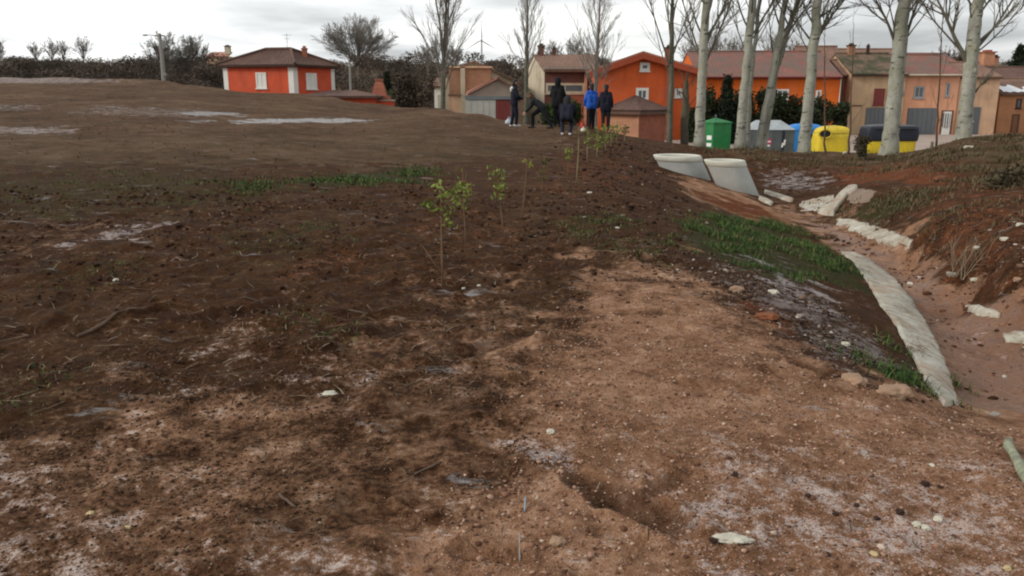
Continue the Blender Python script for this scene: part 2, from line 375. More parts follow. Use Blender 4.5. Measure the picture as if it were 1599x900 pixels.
P_TAN = [([(700, 470), (960, 405), (900, 560), (860, 680), (640, 900), (300, 720), (-100, 640), (300, 580), (560, 540)], .40, .2), ([(955, 408), (1010, 402), (1100, 450), (1200, 520), (1330, 598), (1490, 632), (1750, 665), (2000, 1100), (700, 1100), (640, 860), (720, 760), (840, 690), (800, 600), (860, 510)], 1.0, .14),
         ([(-200, 740), (80, 640), (330, 600), (520, 640), (600, 760), (720, 800), (700, 1100), (-400, 1100)], .54, .14),
         ([(1050, 272), (1112, 284), (1230, 328), (1258, 352), (1180, 345), (1075, 305)], .9, .03),
         ([(1235, 318), (1340, 350), (1430, 402), (1530, 470), (1599, 520), (1760, 590), (1740, 690), (1490, 652), (1440, 500), (1320, 400)], 1.0, .04),
         ([(1440, 212), (1599, 205), (1599, 214), (1500, 216)], .8, .02), ([(90, 350), (260, 345), (260, 385), (60, 390)], .3, .06)]
P_RED = [([(1420, 250), (1620, 240), (1720, 300), (1700, 480), (1560, 470), (1400, 330)], .46, .08), ([(1100, 245), (1300, 258), (1320, 275), (1150, 265)], .5, .04), ([(840, 250), (1000, 235), (1030, 290), (860, 330)], .4, .08), ([(1310, 268), (1400, 254), (1475, 272), (1470, 297), (1330, 290)], 1.0, .03), ([(1160, 475), (1215, 480), (1235, 522), (1195, 515)], 1.0, .02), ([(1080, 300), (1160, 312), (1230, 345), (1150, 335)], .8, .03),
         ([(1330, 345), (1430, 400), (1530, 470), (1700, 560), (1599, 640), (1500, 625), (1440, 500)], .42, .05), ([(1450, 300), (1700, 300), (1700, 500), (1540, 470), (1430, 390)], .48, .08),
         ([(350, 385), (560, 380), (620, 440), (420, 450)], .35, .06), ([(900, 245), (1000, 240), (1010, 270), (880, 275)], .4, .04), ([(560, 330), (860, 330), (860, 430), (560, 440)], .3, .08)]
P_FROST = [([(1020, 690), (1300, 660), (1750, 760), (1900, 1100), (940, 1100), (1000, 800)], .54, .12), ([(-200, 700), (110, 720), (300, 760), (390, 840), (700, 850), (850, 1000), (-300, 1100)], .43, .12),
           ([(790, 695), (890, 712), (905, 742), (830, 728)], .9, .03), ([(1170, 405), (1250, 425), (1330, 490), (1410, 580), (1300, 570), (1150, 460)], .62, .05), ([(1250, 760), (1180, 790), (1050, 800), (1070, 770)], .9, .03),
           ([(120, 372), (240, 346), (260, 362), (150, 382)], .75, .04), ([(-100, 196), (100, 197), (110, 208), (-100, 212)], .62, .03), ([(-100, 120), (120, 122), (230, 128), (-100, 130)], .62, .03),
           ([(150, 165), (330, 172), (300, 184), (100, 178)], .45, .03), ([(-100, 160), (80, 165), (60, 172), (-100, 170)], .45, .03), ([(200, 560), (560, 520), (620, 620), (300, 640)], .30, .08),
           ([(1250, 420), (1599, 500), (1599, 600), (1450, 520)], .35, .06), ([(1200, 262), (1290, 268), (1270, 300), (1200, 290)], .6, .03)]
P_ICE = [([(268, 177), (320, 175), (380, 177), (375, 182), (300, 182)], .8, .014), ([(360, 187), (480, 184), (605, 186), (560, 190), (430, 193), (370, 192)], 1.0, .014), ([(280, 187), (340, 187), (330, 191), (270, 191)], .7, .012),
         ([(1440, 215), (1470, 218), (1500, 217), (1445, 222)], .6, .02)]
P_GRASS = [([(-100, 212), (700, 205), (720, 258), (-100, 268)], .46, .06), ([(520, 272), (660, 261), (672, 280), (560, 292), (470, 296)], 1.0, .03), ([(330, 290), (480, 268), (540, 292), (400, 312)], .7, .06), ([(-100, 265), (350, 258), (400, 330), (-100, 345)], .58, .1),
           ([(1040, 368), (1100, 335), (1200, 342), (1340, 425), (1365, 462), (1250, 425), (1180, 435), (1060, 385)], 1.0, .03), ([(1375, 570), (1440, 555), (1445, 603), (1390, 592)], .9, .02),
           ([(340, 370), (530, 335), (550, 380), (400, 425)], .55, .06), ([(1325, 330), (1380, 305), (1450, 300), (1400, 335), (1340, 345)], .9, .02), ([(860, 352), (950, 330), (1010, 350), (900, 378)], .6, .05), ([(60, 410), (220, 400), (200, 450), (40, 450)], .5, .06),
           ([(1480, 235), (1700, 220), (1700, 270), (1480, 275)], .6, .04), ([(700, 225), (850, 215), (850, 240), (700, 250)], .45, .05), ([(420, 480), (560, 490), (540, 540), (400, 530)], .42, .06), ([(0, 560), (160, 570), (120, 640), (-50, 640)], .45, .08)]
P_MUD = [([(1250, 335), (1300, 350), (1360, 385), (1440, 425), (1520, 480), (1599, 530), (1700, 580), (1700, 640), (1505, 632), (1460, 530), (1400, 445), (1330, 395)], 1.0, .02)]
P_WET = [([(560, 630), (760, 600), (820, 640), (700, 680), (600, 690)], .55, .07), ([(480, 720), (600, 740), (560, 860), (430, 840)], .45, .08), ([(1150, 455), (1330, 480), (1420, 600), (1330, 590), (1180, 495)], .55, .05), ([(1000, 400), (1110, 405), (1160, 460), (1040, 425)], .7, .03), ([(1330, 430), (1420, 470), (1440, 590), (1380, 560)], .5, .04)]
P_STUB = [([(-900, 100), (0, 118), (345, 134), (700, 169), (970, 205), (860, 235), (640, 258), (300, 250), (-900, 260)], 1.0, .08), ([(1050, 215), (1450, 225), (1750, 190), (1800, 275), (1480, 250), (1300, 256), (1100, 240)], .7, .04)]
P_CLOD = [([(-500, 280), (620, 290), (950, 300), (960, 420), (820, 560), (760, 640), (300, 600), (-500, 640)], 1.0, .12)]
# furrows, footprints, holes: (px a, px b, width m, depth m)
FURROWS = [((905, 752), (965, 780), .075, .035), ((960, 778), (1045, 816), .10, .05), ((1020, 772), (1075, 738), .045, .025), ((950, 728), (1110, 722), .04, .022), ((790, 668), (862, 664), .04, .03), ((975, 493), (1035, 492), .06, .06),
           ((1250, 572), (1320, 592), .07, .06), ((1060, 598), (1190, 612), .035, .025), ((790, 600), (830, 585), .06, .03), ((150, 690), (240, 700), .05, .03), ((200, 775), (235, 768), .04, .03), ((560, 790), (640, 820), .09, .03), ((730, 860), (800, 868), .06, .03),
           ((700, 560), (820, 520), .09, .04), ((300, 500), (480, 470), .10, .04), ((1010, 405), (1060, 412), .1, .09), ((860, 720), (930, 708), .03, -.02), ((905, 728), (1000, 760), .035, -.025), ((1010, 762), (1060, 735), .03, -.02), ((950, 800), (1040, 838), .04, -.02), ((940, 830), (1000, 836), .04, .02), ((120, 520), (260, 480), .03, -.035), ((960, 760), (1060, 792), .03, -.022)]
def seg_dist(X, Y, a, b):
    ab = np.array([b[0] - a[0], b[1] - a[1]]); t = np.clip(((X - a[0]) * ab[0] + (Y - a[1]) * ab[1]) / (ab @ ab + 1e-9), 0, 1)
    return np.hypot(X - a[0] - t * ab[0], Y - a[1] - t * ab[1])
def relief(X, Y, sp, clod):
    """soil relief: clods, ruts and crumbs; octaves finer than the local mesh spacing fade out"""
    r = np.hypot(X, Y); h = np.zeros(len(X)); wx = X + .12 * gnoise(X * 2.1, Y * 2.1 + 9); wy = Y + .12 * gnoise(X * 2.1 + 31, Y * 2.1)
    far = 1 + smooth(15, 60, r) * 1.5
    for lam, amp, cl in ((2.4, .030, 0), (.95, .020, .5), (.42, .017, 1.1), (.19, .017, 1.5), (.085, .0105, 1.2), (.038, .0056, .7), (.018, .0026, .4)):
        k = np.clip(lam / (2.6 * sp) - .6, 0, 1)
        if k.max() <= 0: continue
        n = gnoise(wx / lam + lam * 37, wy / lam - lam * 11)
        if lam < .5: n = np.where(n > 0, n, n * .55) + .35 * np.abs(gnoise(wx / lam * .9 + 70, wy / lam * .9 + 5)) - .1
        h += n * amp * k * (1 + cl * clod) * (far if lam > .9 else 1)
    return h
NEAR_FUR = [(hits([a, b]), w, d) for a, b, w, d in FURROWS]
def furrow(X, Y):
    h = np.zeros(len(X)); nz = 1 + .35 * gnoise(X * 9, Y * 9)
    for H, w, d in NEAR_FUR:
        q = seg_dist(X, Y, H[0], H[1]) / (w * nz); h -= d * np.exp(-q ** 2.2) - (.35 * d if d > 0 else 0) * np.exp(-((q - 1.35) / .35) ** 2)
    return h
FLATS = [[(1300, 388), (1340, 392), (1405, 432), (1456, 510), (1500, 600), (1503, 640), (1470, 640), (1440, 600), (1390, 510), (1335, 425)], [(1298, 341), (1335, 342), (1400, 368), (1430, 390), (1420, 399), (1360, 377), (1303, 352)],
         [(1240, 310), (1300, 300), (1330, 289), (1376, 293), (1350, 325), (1302, 340), (1258, 336)], [(1188, 294), (1245, 312), (1236, 322), (1188, 308)]]
def flat_k(X, Y):
    k = np.zeros(len(X))
    for p in FLATS: k = np.maximum(k, poly_mask(p, X, Y, .012))
    return 1 - .9 * k
def terrain():
    th = np.concatenate([np.linspace(-180, -41, 42)[:-1], np.linspace(-41, 41, 800), np.linspace(41, 180, 42)[1:]])
    th = radians(1) * th[:-1]
    r = [.5]
    while r[-1] < 1.9: r.append(r[-1] * 1.06)
    while r[-1] < 7: r.append(r[-1] * 1.0052)
    while r[-1] < 34: r.append(r[-1] * 1.0075)
    while r[-1] < 90: r.append(r[-1] * 1.014)
    while r[-1] < 1600: r.append(r[-1] * 1.05)
    r = np.array(r); nt, nr = len(th), len(r)
    T, R = np.meshgrid(th, r); X = (R * np.sin(T)).ravel(); Y = (R * np.cos(T)).ravel(); sp = np.maximum(R.ravel() * .0055, .003)
    Z = base_h(X, Y); clod = sum(poly_mask(p, X, Y, s) * w for p, w, s in P_CLOD)
    Z += relief(X, Y, sp, clod) * flat_k(X, Y) + np.where(R.ravel() < 14, furrow(X, Y), 0)
    M = {}
    for nm, pl in (('m_tan', P_TAN), ('m_red', P_RED), ('m_frost', P_FROST), ('m_ice', P_ICE), ('m_grass', P_GRASS), ('m_mud', P_MUD), ('m_stub', P_STUB)):
        a = np.zeros(len(X))
        for p, w, s in pl: a = np.maximum(a, poly_mask(p, X, Y, s) * w)
        M[nm] = a
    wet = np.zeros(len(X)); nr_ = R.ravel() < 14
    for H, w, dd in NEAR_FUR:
        if dd > .03: wet[nr_] = np.maximum(wet[nr_], smooth(1.6, .5, seg_dist(X[nr_], Y[nr_], H[0], H[1]) / w))  # darkens the soil colour along the deeper furrows
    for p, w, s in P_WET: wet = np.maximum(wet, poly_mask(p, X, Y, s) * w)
    M['m_dark'] = wet
    M['m_stub'] = np.maximum(M['m_stub'], smooth(45, 60, R.ravel()))
    i = np.arange(nr - 1)[:, None] * nt; j = np.arange(nt)[None]; j2 = (np.arange(nt) + 1) % nt
    F = np.stack([i + j, i + j2, i + nt + j2, i + nt + j], -1).reshape(-1, 4)[:, ::-1]
    me = np_mesh('ground', np.stack([X, Y, Z], -1), F, True)
    # close the small hole under the camera
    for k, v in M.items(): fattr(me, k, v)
    bm = bmesh.new(); bm.from_mesh(me); bm.verts.ensure_lookup_table(); bm.faces.new([bm.verts[q] for q in range(nt)]); bm.to_mesh(me); bm.free()
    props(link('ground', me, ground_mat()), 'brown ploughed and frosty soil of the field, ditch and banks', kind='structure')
    return X, Y, Z, R.ravel()
GX, GY, GZ, GR = terrain()
def gz(x, y):
    x = np.atleast_1d(np.asarray(x, float)); y = np.atleast_1d(np.asarray(y, float)); sp = np.maximum(np.hypot(x, y) * .0055, .003)
    clod = sum(poly_mask(p, x, y, s) * w for p, w, s in P_CLOD)
    return base_h(x, y) + relief(x, y, sp, clod) * flat_k(x, y) + np.where(np.hypot(x, y) < 14, furrow(x, y), 0)
def ground(x, y): return float(gz(x, y)[0])
def on_ground(px, py, dz=0): p = hit(px, py); return Vector((p.x, p.y, ground(p.x, p.y) + dz))
def in_poly(px_poly, n, D0=None):
    """n random ground points inside an outline given where the photo shows it"""
    H = hits(px_poly); lo, hi = H[:, :2].min(0), H[:, :2].max(0); out = []; tot = 0
    while tot < n:
        q = RNG.random((n * 3, 2)) * (hi - lo) + lo; ins = np.zeros(len(q), bool); k = len(H)
        for i in range(k):
            a, b = H[i], H[(i + 1) % k]; c = (a[1] > q[:, 1]) != (b[1] > q[:, 1]); xs = a[0] + (q[:, 1] - a[1]) / (b[1] - a[1] + 1e-12) * (b[0] - a[0]); ins ^= c & (q[:, 0] < xs)
        out.append(q[ins]); tot += ins.sum()
    return np.concatenate(out)[:n]
# ---------------------------------------------------------------- materials used by the buildings
ORANGE1 = plain('orange_render_red', (.58, .090, .036), var=.16, streak=.45); ORANGE2 = plain('orange_render', (.62, .115, .03), var=.16, streak=.45); ORANGE3 = plain('orange_render_deep', (.62, .125, .014), var=.16, streak=.45)
CREAM = plain('cream_render', (.52, .45, .33), var=.2, stain=(.30, .25, .18), streak=.55); GREYPINK = plain('greyish_pink_render', (.33, .26, .21), var=.2, streak=.45); PEACH = plain('peach_render', (.60, .39, .25), var=.2, stain=(.40, .27, .18), streak=.55)
SALMON = plain('salmon_render', (.66, .33, .20), var=.16, stain=(.45, .24, .15), streak=.55); BEIGE = plain('beige_render', (.46, .32, .195), var=.2, stain=(.29, .20, .12), streak=.55); WHITE = plain('white_paint', (.72, .71, .66), var=.12)
GREYMETAL = plain('grey_metal_door', (.12, .13, .14), .6, .15); DARKRED = plain('dark_red_paint', (.17, .035, .03), .6, .2); GLASS = plain('dark_window_glass', (.10, .12, .13), .15, .3, spec=.5, bump=0); PALEBOARD = plain('pale_grey_board', (.42, .41, .37), .7, .2, stain=(.3, .32, .26))
DARKWOOD = plain('dark_fascia', (.05, .03, .024)); BAND = plain('blue_grey_band', (.16, .18, .19)); BROWNWALL = plain('dark_brown_render', (.13, .07, .045), var=.25); WOODDOOR = plain('brown_wood_door', (.22, .10, .055))
BRICK_R = brick_mat('red_brick', (.36, .11, .06), (.28, .085, .05), (.30, .2, .15)); BRICK_P = brick_mat('pinkish_brick', (.50, .24, .14), (.44, .2, .115), (.42, .3, .22)); BRICK_D = brick_mat('dark_brick', (.15, .055, .04), (.12, .045, .035), (.14, .09, .07)); BRICK_B = brick_mat('brown_brick', (.36, .19, .11), (.30, .15, .085), (.32, .24, .17))
T_BROWN = tile_mat('brown_roof_tiles', (.115, .062, .045), (.07, .038, .03)); T_RED = tile_mat('red_roof_tiles', (.215, .088, .068), (.12, .055, .045), (.15, .10, .08)); T_MOSS = tile_mat('mossy_roof_tiles', (.16, .10, .065), (.09, .06, .04), (.045, .045, .02)); T_OLD = tile_mat('old_brown_tiles', (.20, .115, .08), (.11, .062, .045)); T_PINK = tile_mat('pink_roof_tiles', (.42, .20, .145), (.30, .13, .09))
SNOW = plain('snow', (.72, .73, .76), .7, .1)

def roof_sheet(eL, eR, rR, rL, name, mat, parent, pitch=.24, amp=.035, th=.10):
    """one roof slope: rounded tile rows running from the eave to the ridge, on a slab"""
    eL, eR, rR, rL = map(Vector, (eL, eR, rR, rL)); n = max(6, min(90, int((eR - eL).length / pitch))); nor = (eR - eL).cross(rL - eL).normalized()
    if nor.z < 0: nor = -nor
    b = MB(); cs = n * 3; rows = 6
    for j in range(rows + 1):
        v = j / rows
        for i in range(cs + 1):
            u = i / cs; p = (eL.lerp(eR, u)).lerp(rL.lerp(rR, u), v); b.v.append(tuple(p + nor * (amp * (1 - cos(2 * pi * u * n)) / 2 + random.uniform(-.012, .012) - .02 * sin(3.1 * v) * sin(u * 4))))
    for j in range(rows):
        for i in range(cs): a = j * (cs + 1) + i; b.f.append((a, a + 1, a + cs + 2, a + cs + 1))
    d = nor * (-th); b.prism([eL + d * .2, eR + d * .2, rR + d * .2, rL + d * .2], d)
    return b.build(name, mat, parent)
def chimney(parent, c, w, h, mat, cap=DARKWOOD):
    b = MB(); x, y, z = c; b.box(x - w / 2, x + w / 2, y - w / 2, y + w / 2, z, z + h); ch = b.build('chimney', mat, parent)
    b = MB(); b.box(x - w * .62, x + w * .62, y - w * .62, y + w * .62, z + h + .002, z + h + .10); b.box(x - w * .3, x + w * .3, y - w * .3, y + w * .3, z + h + .102, z + h + .25); b.build('chimney_cap', cap, ch); return ch
def opening(parent, o, ux, n, w, h, kind='window', frame=WHITE, pane=GLASS, fw=.12, mull=True):
    """window or door on a wall: o lower corner, ux unit along the wall, n unit outward normal"""
    o, ux, n = Vector(o), Vector(ux), Vector(n); uz = Vector((0, 0, 1)); b = MB(); d = n * .07; s = o - n * .02
    b.obox(s, ux * fw, d, uz * h).obox(s + ux * (w - fw), ux * fw, d, uz * h).obox(s + ux * fw + uz * (h - fw), ux * (w - 2 * fw), d * .97, uz * fw)
    if kind == 'window': b.obox(s + ux * fw, ux * (w - 2 * fw), d * .97, uz * fw)
    if mull and kind == 'window': b.obox(s + ux * (w / 2 - .03) + uz * fw, ux * .06, d * .8, uz * (h - 2 * fw))
    f = fix_normals(b.build('frame' if False else kind, frame, parent))
    b = MB(); b.obox(s + ux * fw * .98 + n * .0, ux * (w - fw * 1.96), n * .035, uz * (h - fw * .98)); b.build('pane' if pane is GLASS else ('shutter' if kind == 'window' else 'door_leaf'), pane, f)
    if kind == 'window':
        b = MB(); b.obox(o - ux * .06 - uz * .07, ux * (w + .12), n * .1, uz * .068); b.build('sill', frame, f)
    return f
def px_open(parent, D, x0, y0, x1, y1, **k):
    a = atD(x0, y1, D); c = atD(x1, y0, D); return opening(parent, (a.x, D - .002, a.z), (1, 0, 0), (0, -1, 0), c.x - a.x, c.z - a.z, **k)
def panel(parent, name, D, x0, y0, x1, y1, mat, out=.05, ribs=0, zb=None):
    a = atD(x0, y1, D); c = atD(x1, y0, D); z0 = a.z if zb is None else zb; b = MB(); b.box(a.x, c.x, D - out, D - .002, z0, c.z); o = b.build(name, mat, parent)
    if ribs:
        b = MB(); w = (c.x - a.x) / ribs
        for i in range(ribs): b.box(a.x + w * i + w * .08, a.x + w * (i + 1) - w * .08, D - out - .02, D - out - .001, z0 + .08, c.z - .08)
        b.build('door_panel', mat, o)
    return o
BZ = -1.75
def row_house(name, label, D, L, x0, x1, eave, ridge, wall, roof, Dr=None, over=.35, group=None, fascia=True):
    """house with its ridge along the street; x0..x1, eave and ridge as seen at depth D (ridge at Dr)"""
    Dr = Dr or D + L / 2; a = atD(x0, eave, D); c = atD(x1, eave, D); rz = atD(0, ridge, Dr).z
    t = empty(name, ((a.x + c.x) / 2, D, BZ), label, 'house', group)
    b = MB(); b.prism([(a.x, D, BZ), (a.x, D + L, BZ), (a.x, D + L, a.z), (a.x, Dr, rz - .05), (a.x, D, a.z)], (c.x - a.x, 0, 0)); fix_normals(b.build('wall', wall, t))
    sl = (rz - a.z) / (Dr - D); ez = a.z + .06 - sl * over
    rf = roof_sheet((a.x - .05, D - over, ez), (c.x + .05, D - over, ez), (c.x + .05, Dr, rz + .06), (a.x - .05, Dr, rz + .06), 'roof', roof, t)
    r2 = roof_sheet((c.x + .05, D + L + over, ez), (a.x - .05, D + L + over, ez), (a.x - .05, Dr + .002, rz + .06), (c.x + .05, Dr + .002, rz + .06), 'roof', roof, t)
    b = MB(); b.tube([(a.x - .06, Dr, rz + .09), (c.x + .06, Dr, rz + .09)], [.11, .11], 6); b.build('ridge_cap', roof, rf)
    if fascia: b = MB(); b.box(a.x, c.x, D - over + .04, D - .004, ez - .16, ez - .06); b.build('eaves', DARKWOOD, t)
    return t, a, c, ez, rz
def gutter(parent, x0, x1, y, z, mat, down=()):
    b = MB(); b.tube([(x0, y, z), (x1, y, z)], [.075, .075], 6); g = b.build('gutter', mat, parent)
    for xd, zb in down:
        b = MB(); b.tube([(xd, y, z - .02), (xd, y + .14, z - .3), (xd, y + .14, zb)], [.06, .06, .06], 6); b.build('downpipe', mat, parent)
    return g

# ---- orange bungalow with hipped roof (left)
def bungalow():
    B = atD(457, 101, 60); ang = radians(20); u = Vector((-cos(ang), sin(ang) * .75, 0)).normalized(); w = Vector((sin(radians(33)), cos(radians(33)), 0)).normalized()
    w = Vector((-u.y, u.x, 0)); w = w if w.y > 0 else -w
    rt = atD(518, 105, 66); lw = 5.75 ; l1 = 5.75; l2 = 4.3; ez = B.z; g = .9; b0 = Vector((B.x, B.y, g))
    t = empty('orange_bungalow', (B.x, B.y, g), 'low bright orange bungalow with brown hipped roof and white corner strips on the field edge', 'house')
    # second axis slanted so that the right wing shows three metres to the right
    w = Vector((.50, .866, 0)); H = Vector((0, 0, ez - g)); A = b0 + u * l1; C = b0 + w * l2; Dp = A + w * l2
    m = MB(); m.prism([b0, A, Dp, C], H); fix_normals(m.build('wall', ORANGE1, t))
    nu = Vector((u.y, -u.x, 0)); nu = nu if nu.y < 0 else -nu; nw = Vector((w.y, -w.x, 0)); nw = nw if nw.x > 0 else -nw
    ov = .40; Z = Vector((0, 0, ez + .02)); fl = lambda p: Vector((p.x, p.y, 0)); cen = (fl(b0) + fl(Dp)) / 2
    O = lambda p: fl(p) + (fl(p) - cen).normalized() * ov * 1.35 + Z
    b_, a_, d_, c_ = O(b0), O(A), O(Dp), O(C); rz = Vector((0, 0, atD(430, 78.5, 63.5).z)); r1 = cen - u * 1.05 + rz; r2 = cen + u * 1.05 + rz
    roof_sheet(a_, b_, r1, r2, 'roof', T_BROWN, t); roof_sheet(b_, c_, r1 + (r2 - r1) * .01, r1, 'roof', T_BROWN, t); roof_sheet(c_, d_, r2, r1, 'roof', T_BROWN, t); roof_sheet(d_, a_, r2 - (r2 - r1) * .01, r2, 'roof', T_BROWN, t)
    hc = MB(); hc.tube([b_ + Vector((0, 0, .08)), r1 + Vector((0, 0, .08))], [.1, .1], 6).tube([a_ + Vector((0, 0, .08)), r2 + Vector((0, 0, .08))], [.1, .1], 6).tube([c_ + Vector((0, 0, .08)), r1 + Vector((0, 0, .08))], [.1, .1], 6).tube([r1 + Vector((0, 0, .08)), r2 + Vector((0, 0, .08))], [.1, .1], 6); hc.build('ridge_cap', T_BROWN, t)
    m = MB(); m.prism([b_ - Vector((0, 0, .14)), a_ - Vector((0, 0, .14)), d_ - Vector((0, 0, .14)), c_ - Vector((0, 0, .14))], (0, 0, .06)); fix_normals(m.build('eaves', DARKWOOD, t))
    for p, q, n in ((b0 - u * .02, u * .42, nu), (A - u * .36, u * .38, nu), (b0 + w * .02, w * .4, nw), (C - w * .36, w * .38, nw)):
        m = MB(); m.obox(p - n * .01, q, n * .035, Vector((0, 0, ez - g - .16))); fix_normals(m.build('corner_strip', WHITE, t))
    wz = atD(400, 137.5, 60).z
    opening(t, b0 + u * 2.2 + Vector((0, 0, wz - g)), u, nu, .86, 1.12, fw=.1, pane=WHITE); opening(t, b0 + w * 1.25 + Vector((0, 0, wz - g - .05)), w, nw, 1.1, 1.15, fw=.12, pane=WHITE)
    p = atD(476, 89, 62.2); chimney(t, (p.x, 62.2, p.z - .3), .34, .85, BRICK_R, BRICK_R)
    m = MB(); q = r1 + Vector((-.35, .4, 0)); m.tube([q, q + Vector((0, 0, 1.2))], [.02, .016], 4).tube([q + Vector((-.3, 0, 1.05)), q + Vector((.35, 0, 1.05))], [.012, .012], 4).tube([q + Vector((-.2, 0, .8)), q + Vector((.2, 0, .8))], [.012, .012], 4); m.build('antenna', GREYMETAL, t)
bungalow()
def annex():
    a = atD(500, 150, 57); D = 54.0; x0 = atD(470, 146, D); x1 = atD(587, 151.5, D); z0 = -.6
    t = empty('orange_garage_annex', ((x0.x + x1.x) / 2, D, z0), 'low orange garage half sunk behind the field with brown hipped roof', 'garage')
    e = atD(530, 149.5, D).z; m = MB(); m.box(x0.x, x1.x - .1, D, D + 5, z0, e); m.build('wall', ORANGE1, t)
    top = atD(540, 141.0, D + 2.4).z; L = (x0.x - .3, D - .35, e - .02); R = (x1.x + .25, D - .35, e - .02); rl = (x0.x + 1.6, D + 2.4, top); rr = (x1.x - 1.8, D + 2.4, top); bl = (x0.x - .3, D + 5.3, e - .02); br = (x1.x + .25, D + 5.3, e - .02)
    roof_sheet(L, R, rr, rl, 'roof', T_BROWN, t); roof_sheet(br, bl, rl, rr, 'roof', T_BROWN, t); roof_sheet(R, br, rr, rr, 'roof', T_BROWN, t); roof_sheet(bl, L, rl, rl, 'roof', T_BROWN, t)
    D = 56.0; c = atD(593, 150, D); k = D / FPX
    t = empty('brick_barbecue', (c.x, D, -1), 'red brick barbecue with tapering chimney hood beside the orange garage', 'barbecue'); w0, w1, w2 = 21 * k / 2, 16 * k / 2, 9 * k / 2; za, zb, zc = c.z, atD(0, 137, D).z, atD(0, 126, D).z
    m = MB(); m.box(c.x - w0 - .2, c.x + w0 + .2, D - .5, D + .7, -1.3, za - .002); m.build('base', BRICK_R, t)
    m = MB()
    for (wa, z1), (wb, z2) in (((w0, za), (w1, zb)), ((w1, zb), (w2, zc))):
        P = [Vector((c.x + sx * wa, D + sy * wa, z1)) for sx, sy in ((-1, -1), (1, -1), (1, 1), (-1, 1))]; Q = [Vector((c.x + sx * wb, D + sy * wb, z2)) for sx, sy in ((-1, -1), (1, -1), (1, 1), (-1, 1))]
        for i in range(4): m.poly([P[i], P[(i + 1) % 4], Q[(i + 1) % 4], Q[i]])
    m.poly(Q); m.build('hood', BRICK_R, t); m = MB(); m.box(c.x - w2 * 1.25, c.x + w2 * 1.25, D - w2 * 1.25, D + w2 * 1.25, zc + .003, zc + .12); m.build('cap', BRICK_R, t)
    D = 55.0; a = atD(585, 153, D); b = atD(622, 158, D); t = empty('low_orange_wall', (a.x, D, -1), 'low orange garden wall with pale coping right of the sunken garage', 'wall')
    m = MB(); m.box(a.x, b.x - .3, D + .01, D + .3, -1.6, b.z); m.build('wall_body', ORANGE1, t); m = MB(); m.box(a.x - .05, b.x - .25, D - .06, D + .36, b.z + .003, b.z + .12); m.build('coping', GREYPINK, t)
annex()
def far_tan():
    D = 135; a = atD(322, 86, D); c = atD(352, 89, D); t = empty('tan_house', (a.x, D, 1), 'distant tan house with a stubby chimney seen behind the bungalow', 'house')
    m = MB(); m.box(a.x, c.x, D, D + 6, -1, c.z + .2); m.build('wall', PEACH, t); z = c.z + .15; r = atD(340, 81, D + 3).z
    roof_sheet((a.x - .3, D - .3, z), (c.x + .6, D - .3, z), (c.x + .2, D + 3, r), (a.x, D + 3, r), 'roof', T_PINK, t); q = atD(353, 84, D); chimney(t, (q.x, D + 1, q.z), .8, 1.2, CREAM)
    D = 72; a = atD(668, 132, D); c = atD(700, 105, D); t = empty('white_shed', (a.x, D, -1), 'small white shed behind the bare poplar left of the brick house', 'shed')
    z = atD(0, 135, D).z; m = MB(); m.box(atD(675, 0, D).x, atD(705, 0, D).x, D, D + 4, -1.7, z); m.build('wall', WHITE, t); x0, x1 = atD(672, 0, D).x, atD(708, 0, D).x
    roof_sheet((x0, D - .3, z + .02), (x1, D - .3, z + .02), (x1, D + 4.2, z + .8), (x0, D + 4.2, z + .8), 'roof', T_OLD, t); panel(t, 'door', D, 684, 148, 694, 172, PALEBOARD)
far_tan()
